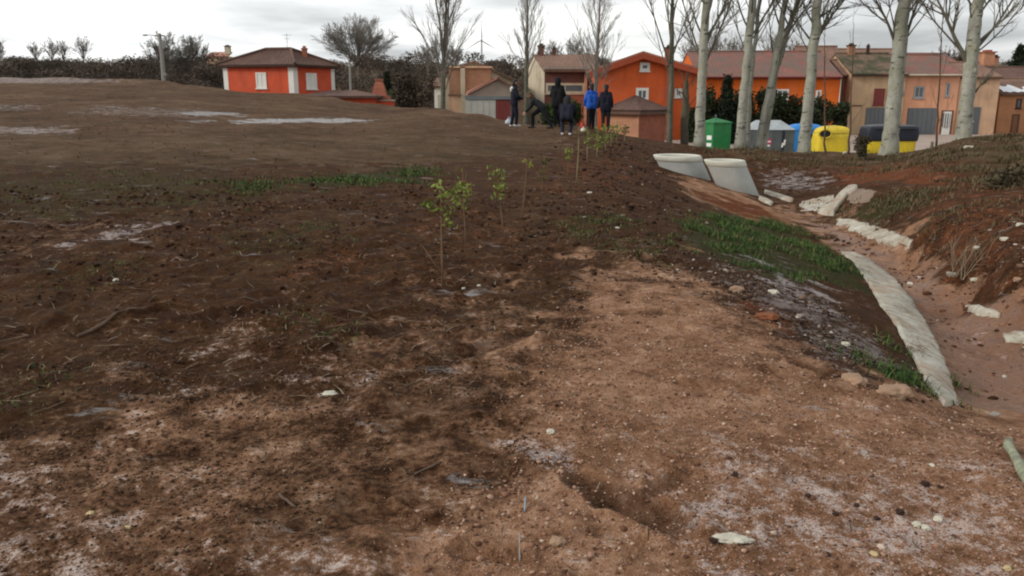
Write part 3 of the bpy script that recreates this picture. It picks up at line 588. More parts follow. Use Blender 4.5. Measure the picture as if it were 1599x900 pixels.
def grey_group():
    # cream gabled house at the back
    D = 67; p = lambda x, y, d=D: atD(x, y, d); a, ap, b = p(692, 113), p(741, 96), p(806, 126)
    t = empty('cream_gabled_house', (ap.x, D, BZ), 'cream rendered house with a wide low gable behind the brick extension', 'house')
    m = MB(); m.prism([(a.x, D, BZ), (b.x, D, BZ), b, ap, a], (0, 9, 0)); fix_normals(m.build('wall', CREAM, t)); up = Vector((0, 0, .05)); o = Vector((0, -.3, 0)); q = Vector((0, 9.3, 0)); ex = (b - ap).normalized() * .3; ey = (a - ap).normalized() * .3
    roof_sheet(b + o + up + ex, b + q + up + ex, ap + q + up, ap + o + up, 'roof', T_OLD, t); roof_sheet(a + q + up + ey, a + o + up + ey, ap + o + up, ap + q + up, 'roof', T_OLD, t)
    # brown brick extension
    D = 62; a, b = p(701, 106, D), p(766, 106, D); t = empty('brick_extension', (a.x, D, BZ), 'boxy brown brick extension with a pale pillar and peach base left of the grey garage', 'house')
    m = MB(); m.box(a.x, b.x, D, D + 4.5, BZ, a.z); m.build('wall', BRICK_B, t); m = MB(); m.box(a.x - .1, b.x + .1, D - .12, D + 4.6, a.z + .003, a.z + .13); m.build('parapet', PEACH, t)
    panel(t, 'pillar', D, 720, 104, 726, 178, CREAM, .12, zb=BZ); panel(t, 'base_wall', D, 701, 149, 719.8, 180, PEACH, .05, zb=BZ); panel(t, 'cornice', D, 700, 146.5, 719.8, 148.8, T_OLD, .18)
    D2 = 60.6; l, r_ = p(727, 146, D2), p(760, 122, D2); m = None; e0 = p(727, 142, D2); e1 = p(727, 150, D2)
    tt = t; roof_sheet((e0.x, D2 - .2, e1.z), (e0.x + 2.2, D2 - .2, p(765, 131, D2).z), (e0.x + 2.2, D - .06, p(765, 121, D).z), (e0.x, D - .06, p(727, 143, D).z), 'side_roof', T_PINK, tt)
    # grey gabled garage
    D = 58.5; a, ap, b = p(729, 146, D), p(778, 120.5, D), p(806, 138, D); t = empty('grey_gabled_garage', (ap.x, D, BZ), 'greyish pink garage with small gable, blue grey lintel and dark red door', 'garage')
    m = MB(); m.prism([(a.x, D, BZ), (b.x, D, BZ), b, ap, a], (0, 3.2, 0)); fix_normals(m.build('wall', GREYPINK, t)); o = Vector((0, -.25, .05)); q = Vector((0, 3.2, .05)); ex = (b - ap).normalized() * .2
    roof_sheet(b + o + ex, b + q + ex, ap + q, ap + o, 'roof', T_OLD, t); roof_sheet(a + q, a + o, ap + o, ap + q, 'roof', T_PINK, t)
    panel(t, 'lintel', D, 727, 150, 799, 155, BAND, .14); panel(t, 'board', D, 727, 155.2, 774, 181, PALEBOARD, .06, 5, zb=BZ); panel(t, 'garage_door', D, 775, 155.2, 797, 182, DARKRED, .06, 4, zb=BZ)
grey_group()
def brown_house():
    D = 64; a, c = atD(850, 108, D), atD(938, 108, D); rz = atD(0, 86, D + 3.5).z; t = empty('brown_brick_house', ((a.x + c.x) / 2, D, BZ), 'dark brown brick house with cream side gable and a strip window behind the people', 'house')
    back = Vector((-1.4, 7, 0)); A = Vector((a.x, D, BZ)); top = Vector((a.x - .7, D + 3.5, rz)); ez = a.z
    m = MB(); m.box(a.x + .03, c.x, D, D + 6.5, BZ, ez); m.build('wall', BRICK_D, t)
    m = MB(); m.prism([A, A + back, A + back + Vector((0, 0, ez - BZ)), top, A + Vector((0, 0, ez - BZ))], (.03, 0, 0)); fix_normals(m.build('gable_wall', CREAM, t))
    roof_sheet((a.x - .05, D - .4, ez - .1), (c.x, D - .4, ez - .1), (c.x, D + 3.5, rz + .05), (a.x - .75, D + 3.5, rz + .05), 'roof', T_OLD, t); roof_sheet((c.x, D + 7.3, ez - .1), (a.x - 1.45, D + 7.3, ez - .1), (a.x - .75, D + 3.502, rz + .05), (c.x, D + 3.502, rz + .05), 'roof', T_OLD, t)
    panel(t, 'eaves', D, 849, 104, 925, 108, GREYPINK, .34)
    px_open(t, D, 852, 129.5, 913, 146, fw=.18, frame=CREAM)
    panel(t, 'pillar', D, 911.5, 108, 917, 175, PEACH, .16, zb=BZ); panel(t, 'brick_apron', D, 886, 147.6, 911.3, 175, BRICK_R, .05, zb=BZ); chimney(t, (top.x + .55, D + 3.4, rz - .1), .5, .75, BRICK_D); chimney(t, (top.x + 1.6, D + 3.4, rz - .1), .3, .55, BRICK_D)
brown_house()
def orange_gable():
    D = 61; a, ap, b = atD(930, 108, D), atD(1003, 82, D), atD(1092, 108, D); t = empty('orange_gabled_house', (ap.x, D, BZ), 'tall orange house with gable end towards the field and two white framed windows', 'house'); L = 10
    m = MB(); m.prism([(a.x, D, BZ), (b.x, D, BZ), b, ap, a], (0, L, 0)); fix_normals(m.build('wall', ORANGE2, t)); o = Vector((0, -.55, .06)); q = Vector((0, L + .4, .06)); ex = (b - ap).normalized() * .5; ey = (a - ap).normalized() * .5
    roof_sheet(b + o + ex, b + q + ex, ap + q, ap + o, 'roof', T_PINK, t); roof_sheet(a + q + ey, a + o + ey, ap + o, ap + q, 'roof', T_PINK, t)
    m = MB(); dn = Vector((0, 0, -.42)); of = Vector((0, -.57, -.02))
    for e, x in ((a, ey), (b, ex)): m.prism([ap + of, e + x + of, e + x + of + dn, ap + of + dn], (0, .12, 0))
    fix_normals(m.build('barge_board', plain('red_brown_board', (.36, .075, .035)), t))
    px_open(t, D, 999, 97.5, 1015, 111, fw=.2, mull=False); px_open(t, D, 992.5, 137, 1013, 157, fw=.2); px_open(t, D, 1053, 138, 1066, 152, fw=.16)
    # brick chimney breast on the gable
    panel(t, 'chimney_breast', D, 1038, 92, 1050, 175, BRICK_R, .4, zb=BZ); q = atD(1044, 92, D); chimney(t, (q.x, D - .15, q.z + .003), .56, .72, BRICK_R)
orange_gable()
def outbuilding():
    D = 45; c = atD(998.5, 172, D); zt = c.z; u = Vector((-.78, .62, 0)).normalized(); w = Vector((.75, .66, 0)).normalized(); l1 = 2.0; l2 = 2.3; g = -1.7; o = Vector((c.x, D, g)); H = Vector((0, 0, zt - g)); t = empty('brick_outbuilding', o, 'small brick outbuilding with overhanging brown roof at the foot of the orange house', 'outbuilding')
    A = o + u * l1; C = o + w * l2; Dp = A + w * l2
    nu = Vector((u.y, -u.x, 0)); nu = nu if nu.y < 0 else -nu
    m = MB(); m.prism([o, A, Dp, C], H); fix_normals(m.build('wall', BRICK_R, t)); m = MB(); m.obox(o + nu * .03, u * l1, nu * -.025, H - Vector((0, 0, .01))); fix_normals(m.build('pink_wall', BRICK_P, t))
    cen = (o + Dp) / 2; O = lambda p: Vector((p.x, p.y, zt)) + (Vector((p.x, p.y, 0)) - Vector((cen.x, cen.y, 0))).normalized() * .42
    b_, a_, d_, c_ = O(o), O(A), O(Dp), O(C); ap = Vector((cen.x - .12, cen.y, zt + .78)); 
    for p, q in ((a_, b_), (b_, c_), (c_, d_), (d_, a_)): roof_sheet(p, q, ap + (q - p) * .01, ap, 'roof', T_BROWN, t)
    m = MB(); dz = Vector((0, 0, -.15)); m.prism([b_ + dz * .6, a_ + dz * .6, d_ + dz * .6, c_ + dz * .6], dz * .9); fix_normals(m.build('fascia', T_BROWN, t))
outbuilding()
def street_row():
    t, a, c, ez, rz = row_house('long_orange_house', 'long deep orange house with red tiled roof behind the hedge and poplars', 68, 10, 1092, 1313, 118, 82, ORANGE3, T_RED, 73)
    panel(t, 'corner_pillar', 68, 1308, 120, 1313, 185, WHITE, .06); px_open(t, 68, 1210, 139, 1232, 165, fw=.14); px_open(t, 68, 1271, 140.5, 1283, 180, kind='door', fw=.14, pane=WOODDOOR); gutter(t, a.x, c.x, 67.6, ez - .05, DARKRED)
    t, a, c, ez, rz = row_house('tall_brown_house', 'taller dark brown house with old tiled roof between the orange and beige houses', 74, 9, 1262, 1330, 112, 74, BROWNWALL, T_OLD, 78); panel(t, 'shutter', 74, 1317, 128, 1322, 150, DARKRED)
    t, a, c, ez, rz = row_house('narrow_passage_house', 'narrow dark brick house front squeezed beside the white corner pillar', 70.5, 6, 1314.5, 1329.5, 115, 95, BROWNWALL, T_OLD, 73); panel(t, 'shutter', 70.5, 1316, 130, 1321, 148, DARKRED); panel(t, 'door', 70.5, 1318, 170, 1326, 203, WOODDOOR)
    t, a, c, ez, rz = row_house('beige_house', 'beige two storey house with mossy roof, dark red shutter and grey garage door', 69.6, 8, 1330, 1416, 114, 85, BEIGE, T_MOSS, 73.5)
    px_open(t, 69.6, 1363, 138, 1382, 164, fw=.06, frame=DARKRED, pane=DARKRED); panel(t, 'garage_door', 69.6, 1349, 168, 1392, 207, GREYMETAL, .05, 6, zb=BZ); panel(t, 'string_course', 69.6, 1330.5, 163.8, 1346, 166, BROWNWALL, .04); chimney(t, (atD(1339, 0, 73).x, 73.4, rz - .15), .55, .85, BRICK_B); chimney(t, (atD(1366, 0, 73).x, 73.4, rz - .15), .22, .8, DARKWOOD)
    t, a, c, ez, rz = row_house('salmon_house', 'salmon pink two storey house with red tiles, cream gutter and wide grey garage door', 70, 8, 1416.5, 1500, 114.5, 87, SALMON, T_RED, 74)
    gutter(t, atD(1423, 0, 69.6).x, c.x, 69.55, ez - .06, CREAM, [(atD(1421.5, 0, 69.6).x, BZ)])
    px_open(t, 70, 1426, 134.5, 1444, 153, fw=.12, frame=plain('grey_frame', (.3, .31, .31))); px_open(t, 70, 1475.5, 129, 1484, 150, fw=.1, frame=plain('grey_frame', (.3, .31, .31)), mull=False); panel(t, 'garage_door', 70, 1413.5, 168.5, 1464, 208, GREYMETAL, .05, 6, zb=BZ)
    f = px_open(t, 70, 1466, 172, 1489, 209, kind='door', fw=.16, frame=BROWNWALL, pane=GLASS); panel(t, 'white_door', 70, 1469, 174, 1486, 208, WHITE, .055, 2, zb=BZ); m = MB(); q = atD(1471, 198, 69.9); r_ = atD(1484, 177, 69.9); m.box(q.x, r_.x, 69.86, 69.9, q.z, r_.z); m.build('door_glass', GLASS, t)
    for i in range(3): m = MB(); xx = q.x + (r_.x - q.x) * (i + .5) / 3; m.box(xx - .03, xx + .03, 69.83, 69.862, q.z, r_.z); m.build('door_bar', WHITE, t)
    t, a, c, ez, rz = row_house('peach_house', 'plain peach house with brown roof and grey garage door behind the right hand poplar', 70.6, 8, 1500.5, 1563, 119, 99, PEACH, T_OLD, 74.5)
    panel(t, 'garage_door', 70.6, 1514, 167, 1532, 208, GREYMETAL, .05, 3, zb=BZ); q = atD(1541, 100, 74); chimney(t, (q.x, 74.2, rz - .2), .95, 1.1, BRICK_P, BRICK_R); chimney(t, (q.x + .95, 74.4, rz - .25), .4, .75, BRICK_P)
    t, a, c, ez, rz = row_house('stone_cottage', 'low orange brown cottage at the right edge with snow left on its roof', 73, 7, 1563, 1660, 145, 124, plain('cottage_render', (.40, .19, .095), var=.25, stain=(.30, .17, .10)), T_OLD, 76.5)
    px_open(t, 73, 1585.5, 154, 1596, 169, fw=.1, frame=DARKWOOD, mull=False); px_open(t, 73, 1577, 178, 1593, 207, kind='door', fw=.14, frame=BROWNWALL, pane=WOODDOOR)
    b = MB(); ns = 22; sl = (rz - ez) / (76.5 - 72.65)
    for i in range(ns + 1):
        for j in range(5):
            u = i / ns; v = j / 4; y = 72.75 + (1.4 + .5 * sin(i * 1.3) + .4 * sin(i * .47)) * v + .15 * sin(i * 2.1); x = a.x + .1 + (c.x - a.x - .3) * u; b.v.append((x, y, ez + .12 + (y - 72.65) * sl + .05 * sin(pi * v)))
    for i in range(ns):
        for j in range(4): q = i * 5 + j; b.f.append((q, q + 5, q + 6, q + 1))
    b.build('roof_snow', SNOW, t, True)
    for nm, lab, D, x0, x1, ev, rg, wl, rf in (('back_house', 'house with dark roof rising behind the snowy cottage', 82, 1540, 1680, 128, 106, BROWNWALL, T_BROWN), ('back_house', 'house with rusty brown roof just above the mossy roof', 82, 1322, 1420, 100, 78, BRICK_B, T_OLD), ('back_house', 'house with a low red roof line behind the salmon house', 83, 1412, 1505, 104, 85, BRICK_B, T_RED)):
        row_house(nm, lab, D, 8, x0, x1, ev, rg, wl, rf, D + 4)
street_row()
def street():
    xs = np.linspace(atD(1000, 0, 50).x, 90, 60); ys = np.linspace(38.5, 69.4, 50); X, Y = np.meshgrid(xs, ys); Z = base_h(X.ravel(), Y.ravel()) + .07; nx = len(xs)
    F = [(j * nx + i, j * nx + i + 1, (j + 1) * nx + i + 1, (j + 1) * nx + i) for j in range(len(ys) - 1) for i in range(nx - 1)]
    props(link('street', np_mesh('street', np.stack([X.ravel(), Y.ravel(), Z], -1), F, True), plain('concrete_street', (.36, .28, .235), .9, .2, .6, stain=(.28, .22, .18))), kind='structure')
street()
# ---------------------------------------------------------------- concrete in the ditch
def concrete_mat():
    t = NT('rough_concrete'); n = t.noise(3, 8, .7); f = t.noise(22, 5, .7)
    c = t.ramp(n, [(.3, (.26, .23, .17)), (.46, (.41, .385, .315)), (.62, (.52, .505, .44))]); m = t.math('ADD', t.math('MULTIPLY', f, .6), t.math('MULTIPLY', t.noise(2.2, 5, .6, loc=(3, 3, 3)), .4))
    c = t.mix(t.ramp(m, [(.38, .95), (.47, 0.0)]), c, (.13, .07, .04)); c = t.mix(t.ramp(t.noise(7, 6, .7, loc=(1, 1, 6)), [(.48, 0.0), (.64, .6)]), c, (.25, .165, .105)); c = t.mix(t.ramp(t.noise(1.1, 5, .6, loc=(9, 2, 4)), [(.5, 0.0), (.68, .6)]), c, (.32, .19, .115))
    t.set('Base Color', c); t.set('Roughness', .92); t.b.inputs['Specular IOR Level'].default_value = .2; t.bump(f, .6, .03); return t.m
CONC = concrete_mat(); PIPE = plain('cast_concrete', (.40, .41, .385), .9, .14, 2.2, .25, 60, stain=(.33, .33, .30)); PIPERIM = plain('pale_concrete_rim', (.56, .55, .47), .9, .12, 3)
def resample(pts, n):
    P = np.array(pts, float); d = np.r_[0, np.cumsum(np.hypot(*np.diff(P, axis=0).T))]; s = np.linspace(0, d[-1], n); return np.stack([np.interp(s, d, P[:, k]) for k in (0, 1)], -1)
def slab(name, label, A, B, n=60, m=9, th=.022, rough=.0018, crown=.008, group=None, mat=None, rag=.35):
    """concrete laid on the ground between two edges"""
    HA, HB = hits(resample(A, n)), hits(resample(B, n)); V = []; 
    for j in range(m):
        v = j / (m - 1); e = .025 if 0 < j < m - 1 else 0; q = HA * (1 - v) + HB * v; V.append(q)
    V = np.array(V); x, y = V[..., 0].ravel(), V[..., 1].ravel(); g = base_h(x, y).reshape(m, n); vv = np.linspace(0, 1, m)[:, None]
    wob = (gnoise(x * 9, y * 9) + .6 * gnoise(x * 22, y * 22) + .5 * gnoise(x * 3, y * 3)).reshape(m, n) * rough; ed = np.minimum(vv, 1 - vv); z = np.maximum(g, V[..., 2]) + np.where(ed > 0, th + crown * (1 - (2 * vv - 1) ** 2), -.25) + wob
    z[:, 0] -= .2; z[:, -1] -= .2; sh = rag * (gnoise(x * 4 + 50, y * 4) * .06 + gnoise(x * 13, y * 13) * .04).reshape(m, n); X = V[..., 0] + sh * (ed < .2); Y = V[..., 1] + sh * (ed < .2)
    F = [(j * n + i, j * n + i + 1, (j + 1) * n + i + 1, (j + 1) * n + i) for j in range(m - 1) for i in range(n - 1)]
    o = link(name, np_mesh(name, np.stack([X, Y, z], -1).reshape(-1, 3), F, True), mat or CONC); fix_normals(o); bm = o.data
    if np.array([p.normal.z for p in bm.polygons]).mean() < 0: bm.flip_normals()
    return props(o, label, 'concrete slab', group)
slab('concrete_lining', 'long pale concrete lining strip along the near left side of the muddy ditch', [(1308, 393), (1330, 409), (1347, 437), (1370, 475), (1396, 515), (1418, 552), (1445, 605), (1474, 637)], [(1335, 395), (1362, 407), (1402, 437), (1431, 475), (1452, 510), (1472, 550), (1489, 600), (1498, 634)], 110, 14)
slab('concrete_lining', 'short rust stained concrete slab on the far right side of the ditch bend', [(1305, 341), (1330, 342), (1355, 348), (1388, 358), (1427, 376)], [(1307, 349), (1328, 361), (1365, 378), (1395, 388), (1419, 393)], 70, 11, rag=1.6)
slab('concrete_kerb', 'curved pale concrete kerb rising out of the ditch towards the red bank', [(1272, 332), (1297, 318), (1311, 302), (1324, 292)], [(1304, 338), (1313, 322), (1325, 306), (1343, 293)], 40, 9, th=.06, crown=.02)
slab('concrete_apron', 'cracked concrete apron beside the curved kerb at the ditch bottom', [(1245, 315), (1272, 308), (1303, 302)], [(1250, 331), (1276, 332), (1303, 316)], 60, 11, th=.0, rough=.012, rag=1.5)
slab('concrete_backing', 'dull brownish concrete sheet on the mound behind the curved kerb', [(1330, 293), (1350, 292), (1374, 295)], [(1318, 321), (1336, 322), (1358, 317)], 30, 9, th=.0, mat=plain('muddy_concrete', (.19, .13, .095), .9, .3, 4, .4, stain=(.26, .22, .17)))
slab('concrete_rubble', 'flat concrete beam lying in the ditch beside the right hand culvert pipe', [(1192, 297), (1215, 303), (1242, 312)], [(1192, 303), (1213, 310), (1236, 318)], 24, 6, th=.05)
slab('concrete_rubble', 'short concrete block below the mouth of the right hand culvert pipe', [(1184, 306), (1198, 311), (1210, 318)], [(1183, 313), (1195, 319), (1204, 323)], 16, 6, th=.05)
slab('concrete_rubble', 'pale broken concrete piece at the foot of the red bank', [(1503, 478), (1525, 474), (1550, 482), (1566, 492)], [(1508, 483), (1522, 494), (1545, 498), (1562, 497)], 20, 7, th=.0, crown=.03, rough=.012)
slab('concrete_rubble', 'stained pale concrete patch on the ditch floor at the right edge', [(1562, 520), (1590, 512), (1640, 512)], [(1570, 532), (1600, 540), (1650, 544)], 24, 7, th=-.005, crown=.015, rough=.012)
def pipe(label, cx, cy, wpx, D, sx, sy):
    k = D / FPX; R = wpx * k / 2; c = atD(cx, cy, D); h = sy * k; sh = sx * k; t = empty('culvert_pipe', (c.x + sh, D, c.z - h), label, 'pipe', 'culvert pipes'); N = 40; lo = -1.1
    def ring(r, dz, tilt=.0): return [(c.x + r * cos(2 * pi * q / N) + (-dz / h) * sh, D + r * sin(2 * pi * q / N), c.z + dz - tilt * r * sin(2 * pi * q / N) * (-1)) for q in range(N)]
    def shell(name, rows, mat):
        b = MB()
        for r in rows: b.v += ring(*r)
        for j in range(len(rows) - 1):
            for q in range(N): q2 = (q + 1) % N; b.f.append((j * N + q, j * N + q2, (j + 1) * N + q2, (j + 1) * N + q))
        return fix_normals(b.build(name, mat, t, True))
    shell('barrel', [(R * .955, -.12), (R * .955, -h * .5), (R * .955, -h * 1.9), (R * .8, -h * 1.9), (R * .8, -h * .5), (R * .8, -.10)], PIPE)
    shell('rim', [(R * .97, -.13), (R, -.115), (R, -.012), (R * .985, 0), (R * .83, 0), (R * .79, -.02), (R * .79, -.12), (R * .97, -.13)], PIPERIM); return t
pipe('left slanted concrete culvert pipe partly buried behind the earth mound', 1057, 242, 73, 20.4, 22, 44)
pipe('right slanted concrete culvert pipe standing lower down in the ditch', 1131, 249.5, 62, 19.2, 27, 54)

# ---------------------------------------------------------------- recycling containers on the street
GREEN = plain('green_plastic', (.012, .18, .045), .55, .16, bump=.05, streak=.5); DKGREEN = plain('dark_green_plastic', (.012, .10, .03), .5, .12); CGREY = plain('grey_container', (.105, .12, .125), .6, .2, streak=.6); CGREYL = plain('light_grey_lid', (.38, .41, .43), .6, .16, streak=.5)
BLUE = plain('blue_plastic', (.02, .20, .55), .5, .14, bump=.05, streak=.4); YELLOW = plain('yellow_plastic', (.66, .49, .025), .55, .14, bump=.05, stain=(.42, .31, .05), streak=.5); BLACK = plain('black_rubber', (.012, .013, .017), .5, .3); NAVY = plain('navy_plastic', (.018, .022, .035), .5, .2); STICK = plain('white_sticker', (.75, .76, .75), .5, .05, bump=0); STRED = plain('red_sticker', (.55, .05, .12), .5, .05, bump=0)
CD = 42.5; CK = CD / FPX; CZ0 = -1.62
def cx_(px, py=215): return atD(px, py, CD).x
def cz_(py): return atD(0, py, CD).z
def feet(t, x0, x1, y0, y1, mat):
    for x in (x0, x1):
        for y in (y0, y1): b = MB(); b.tube([(x, y, CZ0 - .02), (x, y, CZ0 + .14)], [.08, .07], 8); b.build('foot', mat, t)
def rounded(name, t, x0, x1, y0, y1, z0, z1, mat, bulge=.08, r=.25, n=7, top=.0):
    """moulded container shell: rounded-rectangle rings that draw in towards the top"""
    b = MB(); N = 32; cx, cy = (x0 + x1) / 2, (y0 + y1) / 2; hx, hy = (x1 - x0) / 2, (y1 - y0) / 2; rows = []
    for j in range(n + 1):
        v = j / n; k = (1 - top * v) + bulge * sin(pi * v); rows.append((k, z0 + (z1 - z0) * v))
    ring = lambda k, z: [(cx + np.sign(cos(a)) * abs(cos(a)) ** r * hx * k * (1 if True else 0), cy + np.sign(sin(a)) * abs(sin(a)) ** r * hy * k, z) for a in [2 * pi * (q + .5) / N for q in range(N)]]
    for k, z in rows: b.v += ring(k, z)
    for j in range(n):
        for q in range(N): q2 = (q + 1) % N; b.f.append((j * N + q, j * N + q2, (j + 1) * N + q2, (j + 1) * N + q))
    b.f.append(tuple(range(N))[::-1]); b.f.append(tuple(n * N + q for q in range(N))); o = b.build(name, mat, t, True)
    return o
def dome(name, t, x0, x1, y0, y1, z0, h, mat, r=.45, power=.5):
    b = MB(); N = 32; n = 8; cx, cy = (x0 + x1) / 2, (y0 + y1) / 2; hx, hy = (x1 - x0) / 2, (y1 - y0) / 2
    for j in range(n):
        v = j / n; k = (1 - v ** 2.6) ** power; 
        for q in range(N): a = 2 * pi * (q + .5) / N; b.v.append((cx + np.sign(cos(a)) * abs(cos(a)) ** r * hx * k, cy + np.sign(sin(a)) * abs(sin(a)) ** r * hy * k, z0 + h * v))
    b.v.append((cx, cy, z0 + h)); T = len(b.v) - 1
    for j in range(n - 1):
        for q in range(N): q2 = (q + 1) % N; b.f.append((j * N + q, j * N + q2, (j + 1) * N + q2, (j + 1) * N + q))
    for q in range(N): b.f.append(((n - 1) * N + q, (n - 1) * N + (q + 1) % N, T))
    return b.build(name, mat, t, True)
def bins():
    # green glass bank with pitched lid
    x0, x1 = cx_(1104), cx_(1143); y0 = CD; t = empty('bottle_bank', ((x0 + x1) / 2, y0 + .7, CZ0), 'green bottle bank with a pitched lid between the first two poplars', 'recycling bin', 'recycling containers')
    ze, zr = cz_(193), cz_(184); ym = y0 + .25; P = [Vector((x0, y0 + .35, 0)), Vector((x0 + (x1 - x0) * .24, y0, 0)), Vector((x1, y0 + .2, 0)), Vector((x1 - .1, y0 + 1.5, 0)), Vector((x0 + .1, y0 + 1.5, 0))]
    b = MB(); b.prism([p + Vector((0, 0, CZ0 + .1)) for p in P], (0, 0, ze - CZ0 - .1)); bevel(fix_normals(b.build('body', GREEN, t)), .03)
    c = sum(P, Vector()) / 5; b = MB(); A = [c + (p - c) * 1.05 + Vector((0, 0, ze + .004)) for p in P]; B2 = [q + Vector((0, 0, .07)) for q in A]; top = Vector((x0 + (x1 - x0) * .42, y0 + .6, zr))
    for i in range(5): j = (i + 1) % 5; b.poly([A[i], A[j], B2[j], B2[i]]); b.poly([B2[i], B2[j], top])
    b.poly(A[::-1]); fix_normals(b.build('lid', GREEN, t)); b = MB(); b.tube([top - Vector((0, 0, .05)), top + Vector((0, 0, .16))], [.05, .05], 6); b.build('lifting_eye', CGREY, t)
    d = (P[1] - P[0]).normalized(); n = Vector((d.y, -d.x, 0)); n = n if n.y < 0 else -n; L = (P[1] - P[0]).length
    for z, h in ((1.02, .22), (.68, .17)): b = MB(); b.obox(P[0] + d * L * .2 + n * .004 + Vector((0, 0, CZ0 + z)), d * L * .62, n * .008, Vector((0, 0, h))); b.build('sticker', STICK, t)
    # large grey container
    x0, x1 = cx_(1170), cx_(1243); t = empty('grey_container', ((x0 + x1) / 2, CD, CZ0), 'big grey waste container with light grey sloped lid behind the leaning poplar', 'recycling bin', 'recycling containers')
    ze, zr = cz_(203), cz_(188); ys, ye = CD + .1, CD + 1.5; xm = cx_(1221)
    b = MB(); b.prism([Vector((x0, ys + .25, CZ0 + .12)), Vector((cx_(1207), ys, CZ0 + .12)), Vector((x1, ys + .15, CZ0 + .12)), Vector((x1, ye, CZ0 + .12)), Vector((x0, ye, CZ0 + .12))], (0, 0, ze - CZ0 - .12)); bevel(fix_normals(b.build('body', CGREY, t)), .03)
    e = .004; q = [Vector((x0 - .04, ys + .22, ze + e)), Vector((cx_(1207), ys - .05, ze + e)), Vector((x1 + .04, ys + .1, ze + e)), Vector((x1 + .04, ye, ze + e)), Vector((x0 - .04, ye, ze + e))]; r1 = Vector((cx_(1186), CD + .85, zr)); r2 = Vector((cx_(1224), CD + .75, zr))
    b = MB(); b.poly([q[0], q[1], r2, r1]).poly([q[1], q[2], r2]).poly([q[2], q[3], r2]).poly([q[3], q[4], r1, r2]).poly([q[4], q[0], r1]).poly(q[::-1]); fix_normals(b.build('lid', CGREYL, t))
    b = MB(); m = Vector((cx_(1223), ys + .02, CZ0 + .15)); b.obox(m, (.12, 0, 0), (0, .09, 0), (0, 0, ze - CZ0 - .17)); b.build('corner_post', NAVY, t)
    b = MB(); c = Vector((cx_(1201), ys + .015, cz_(221))); b.prism([c + Vector((.16 * cos(a * pi / 10), 0, .16 * sin(a * pi / 10))) for a in range(20)], (.0, -.03, 0)); s = fix_normals(b.build('round_sticker', STRED, t)); b = MB(); b.box(c.x - .13, c.x + .13, c.y - .04, c.y - .032, c.z - .035, c.z + .035); b.build('white_bar', STICK, s); b = MB(); b.box(c.x - .11, c.x + .11, c.y - .012, c.y, cz_(229), cz_(225.5)); b.build('sticker', STICK, t)
    for x, z0, z1 in ((1224.5, 227, 218), (1221.5, 230, 223)): b = MB(); b.obox((cx_(x), ys - .01 + .0, cz_(z0)), (.09, 0, 0), (.0, -.012, 0), (.04, 0, cz_(z1) - cz_(z0))); b.build('sticker', STICK, t)
    feet(t, x0 + .25, x1 - .25, ys + .35, ye - .2, BLACK)
    # blue paper container
    x0, x1 = cx_(1239), cx_(1291); y = CD + .25; t = empty('paper_container', ((x0 + x1) / 2, y + .6, CZ0), 'bright blue paper container squeezed between grey and yellow ones', 'recycling bin', 'recycling containers')
    z1 = cz_(204); rounded('body', t, x0, x1, y, y + 1.3, CZ0 + .1, z1, BLUE, .02, .3); dome('lid', t, x0 - .03, x1 + .03, y - .03, y + 1.33, z1 + .003, cz_(193) - z1, BLUE, .4); feet(t, x0 + .3, x1 - .3, y + .25, y + 1.05, BLACK); b = MB(); b.box((x0 + x1) / 2 - .35, (x0 + x1) / 2 + .3, y - .05, y - .004, z1 - .32, z1 - .17); b.build('slot', BLACK, t)
    # yellow packaging container
    x0, x1 = cx_(1274), cx_(1334); y = CD - 1.0; x0, x1 = atD(1273, 215, y).x, atD(1328, 215, y).x; t = empty('packaging_container', ((x0 + x1) / 2, y + .65, CZ0), 'rounded bright yellow packaging container with a dark hole', 'recycling bin', 'recycling containers')
    z1 = cz_(207); rounded('body', t, x0, x1, y, y + 1.3, CZ0 + .1, z1, YELLOW, .0, .32, top=.08); dome('lid', t, x0 + .06, x1 - .06, y + .03, y + 1.27, z1 + .003, cz_(195) - z1, YELLOW, .42); feet(t, x0 + .3, x1 - .3, y + .25, y + 1.05, BLACK)
    for o in t.children:
        if o.name.split('.')[0] in ('body', 'lid'):
            for v in o.data.vertices: v.co.x += .13 * max(0, v.co.z)
    hx, hz = atD(1288.5, 208, y).x, cz_(207.5); b = MB(); b.prism([Vector((hx + .27 * np.sign(cos(a)) * abs(cos(a)) ** .7, y - .02, hz + .17 * np.sign(sin(a)) * abs(sin(a)) ** .7)) for a in np.linspace(0, 2 * pi, 20, endpoint=False)], (0, .25, 0)); fix_normals(b.build('hole', BLACK, t)); b = MB()
    b.tube([(hx + .32 * cos(a), y - .015, hz + .21 * sin(a)) for a in np.linspace(0, 2 * pi, 17)], [.035] * 17, 6, False); b.build('hole_rim', YELLOW, t)
    # black and yellow container
    y = CD + .6; x0, x1 = atD(1356, 212, y).x, atD(1437, 212, y).x; t = empty('black_container', ((x0 + x1) / 2, y + .6, CZ0), 'wide black rubbish container with yellow base behind the thick poplar', 'recycling bin', 'recycling containers')
    zt, zm = cz_(199), cz_(221); rounded('base', t, x0 + .1, x1 - .1, y + .06, y + 1.2, CZ0 + .1, zm - .004, YELLOW, 0, .25, top=-.03); rounded('body', t, x0, x1, y, y + 1.3, zm, zt, NAVY, .03, .28); dome('lid', t, x0 + .05, x1 - .05, y + .02, y + 1.28, zt + .003, cz_(195) - zt, plain('faded_black_lid', (.06, .065, .07), .5, .2), .35); feet(t, x0 + .4, x1 - .4, y + .3, y + 1.0, BLACK)
    b = MB(); b.tube([(x0 + .3, y - .07, zt - .1), (x1 - .3, y - .07, zt - .1)], [.03, .03], 6); b.build('handle', BLACK, t)
bins()

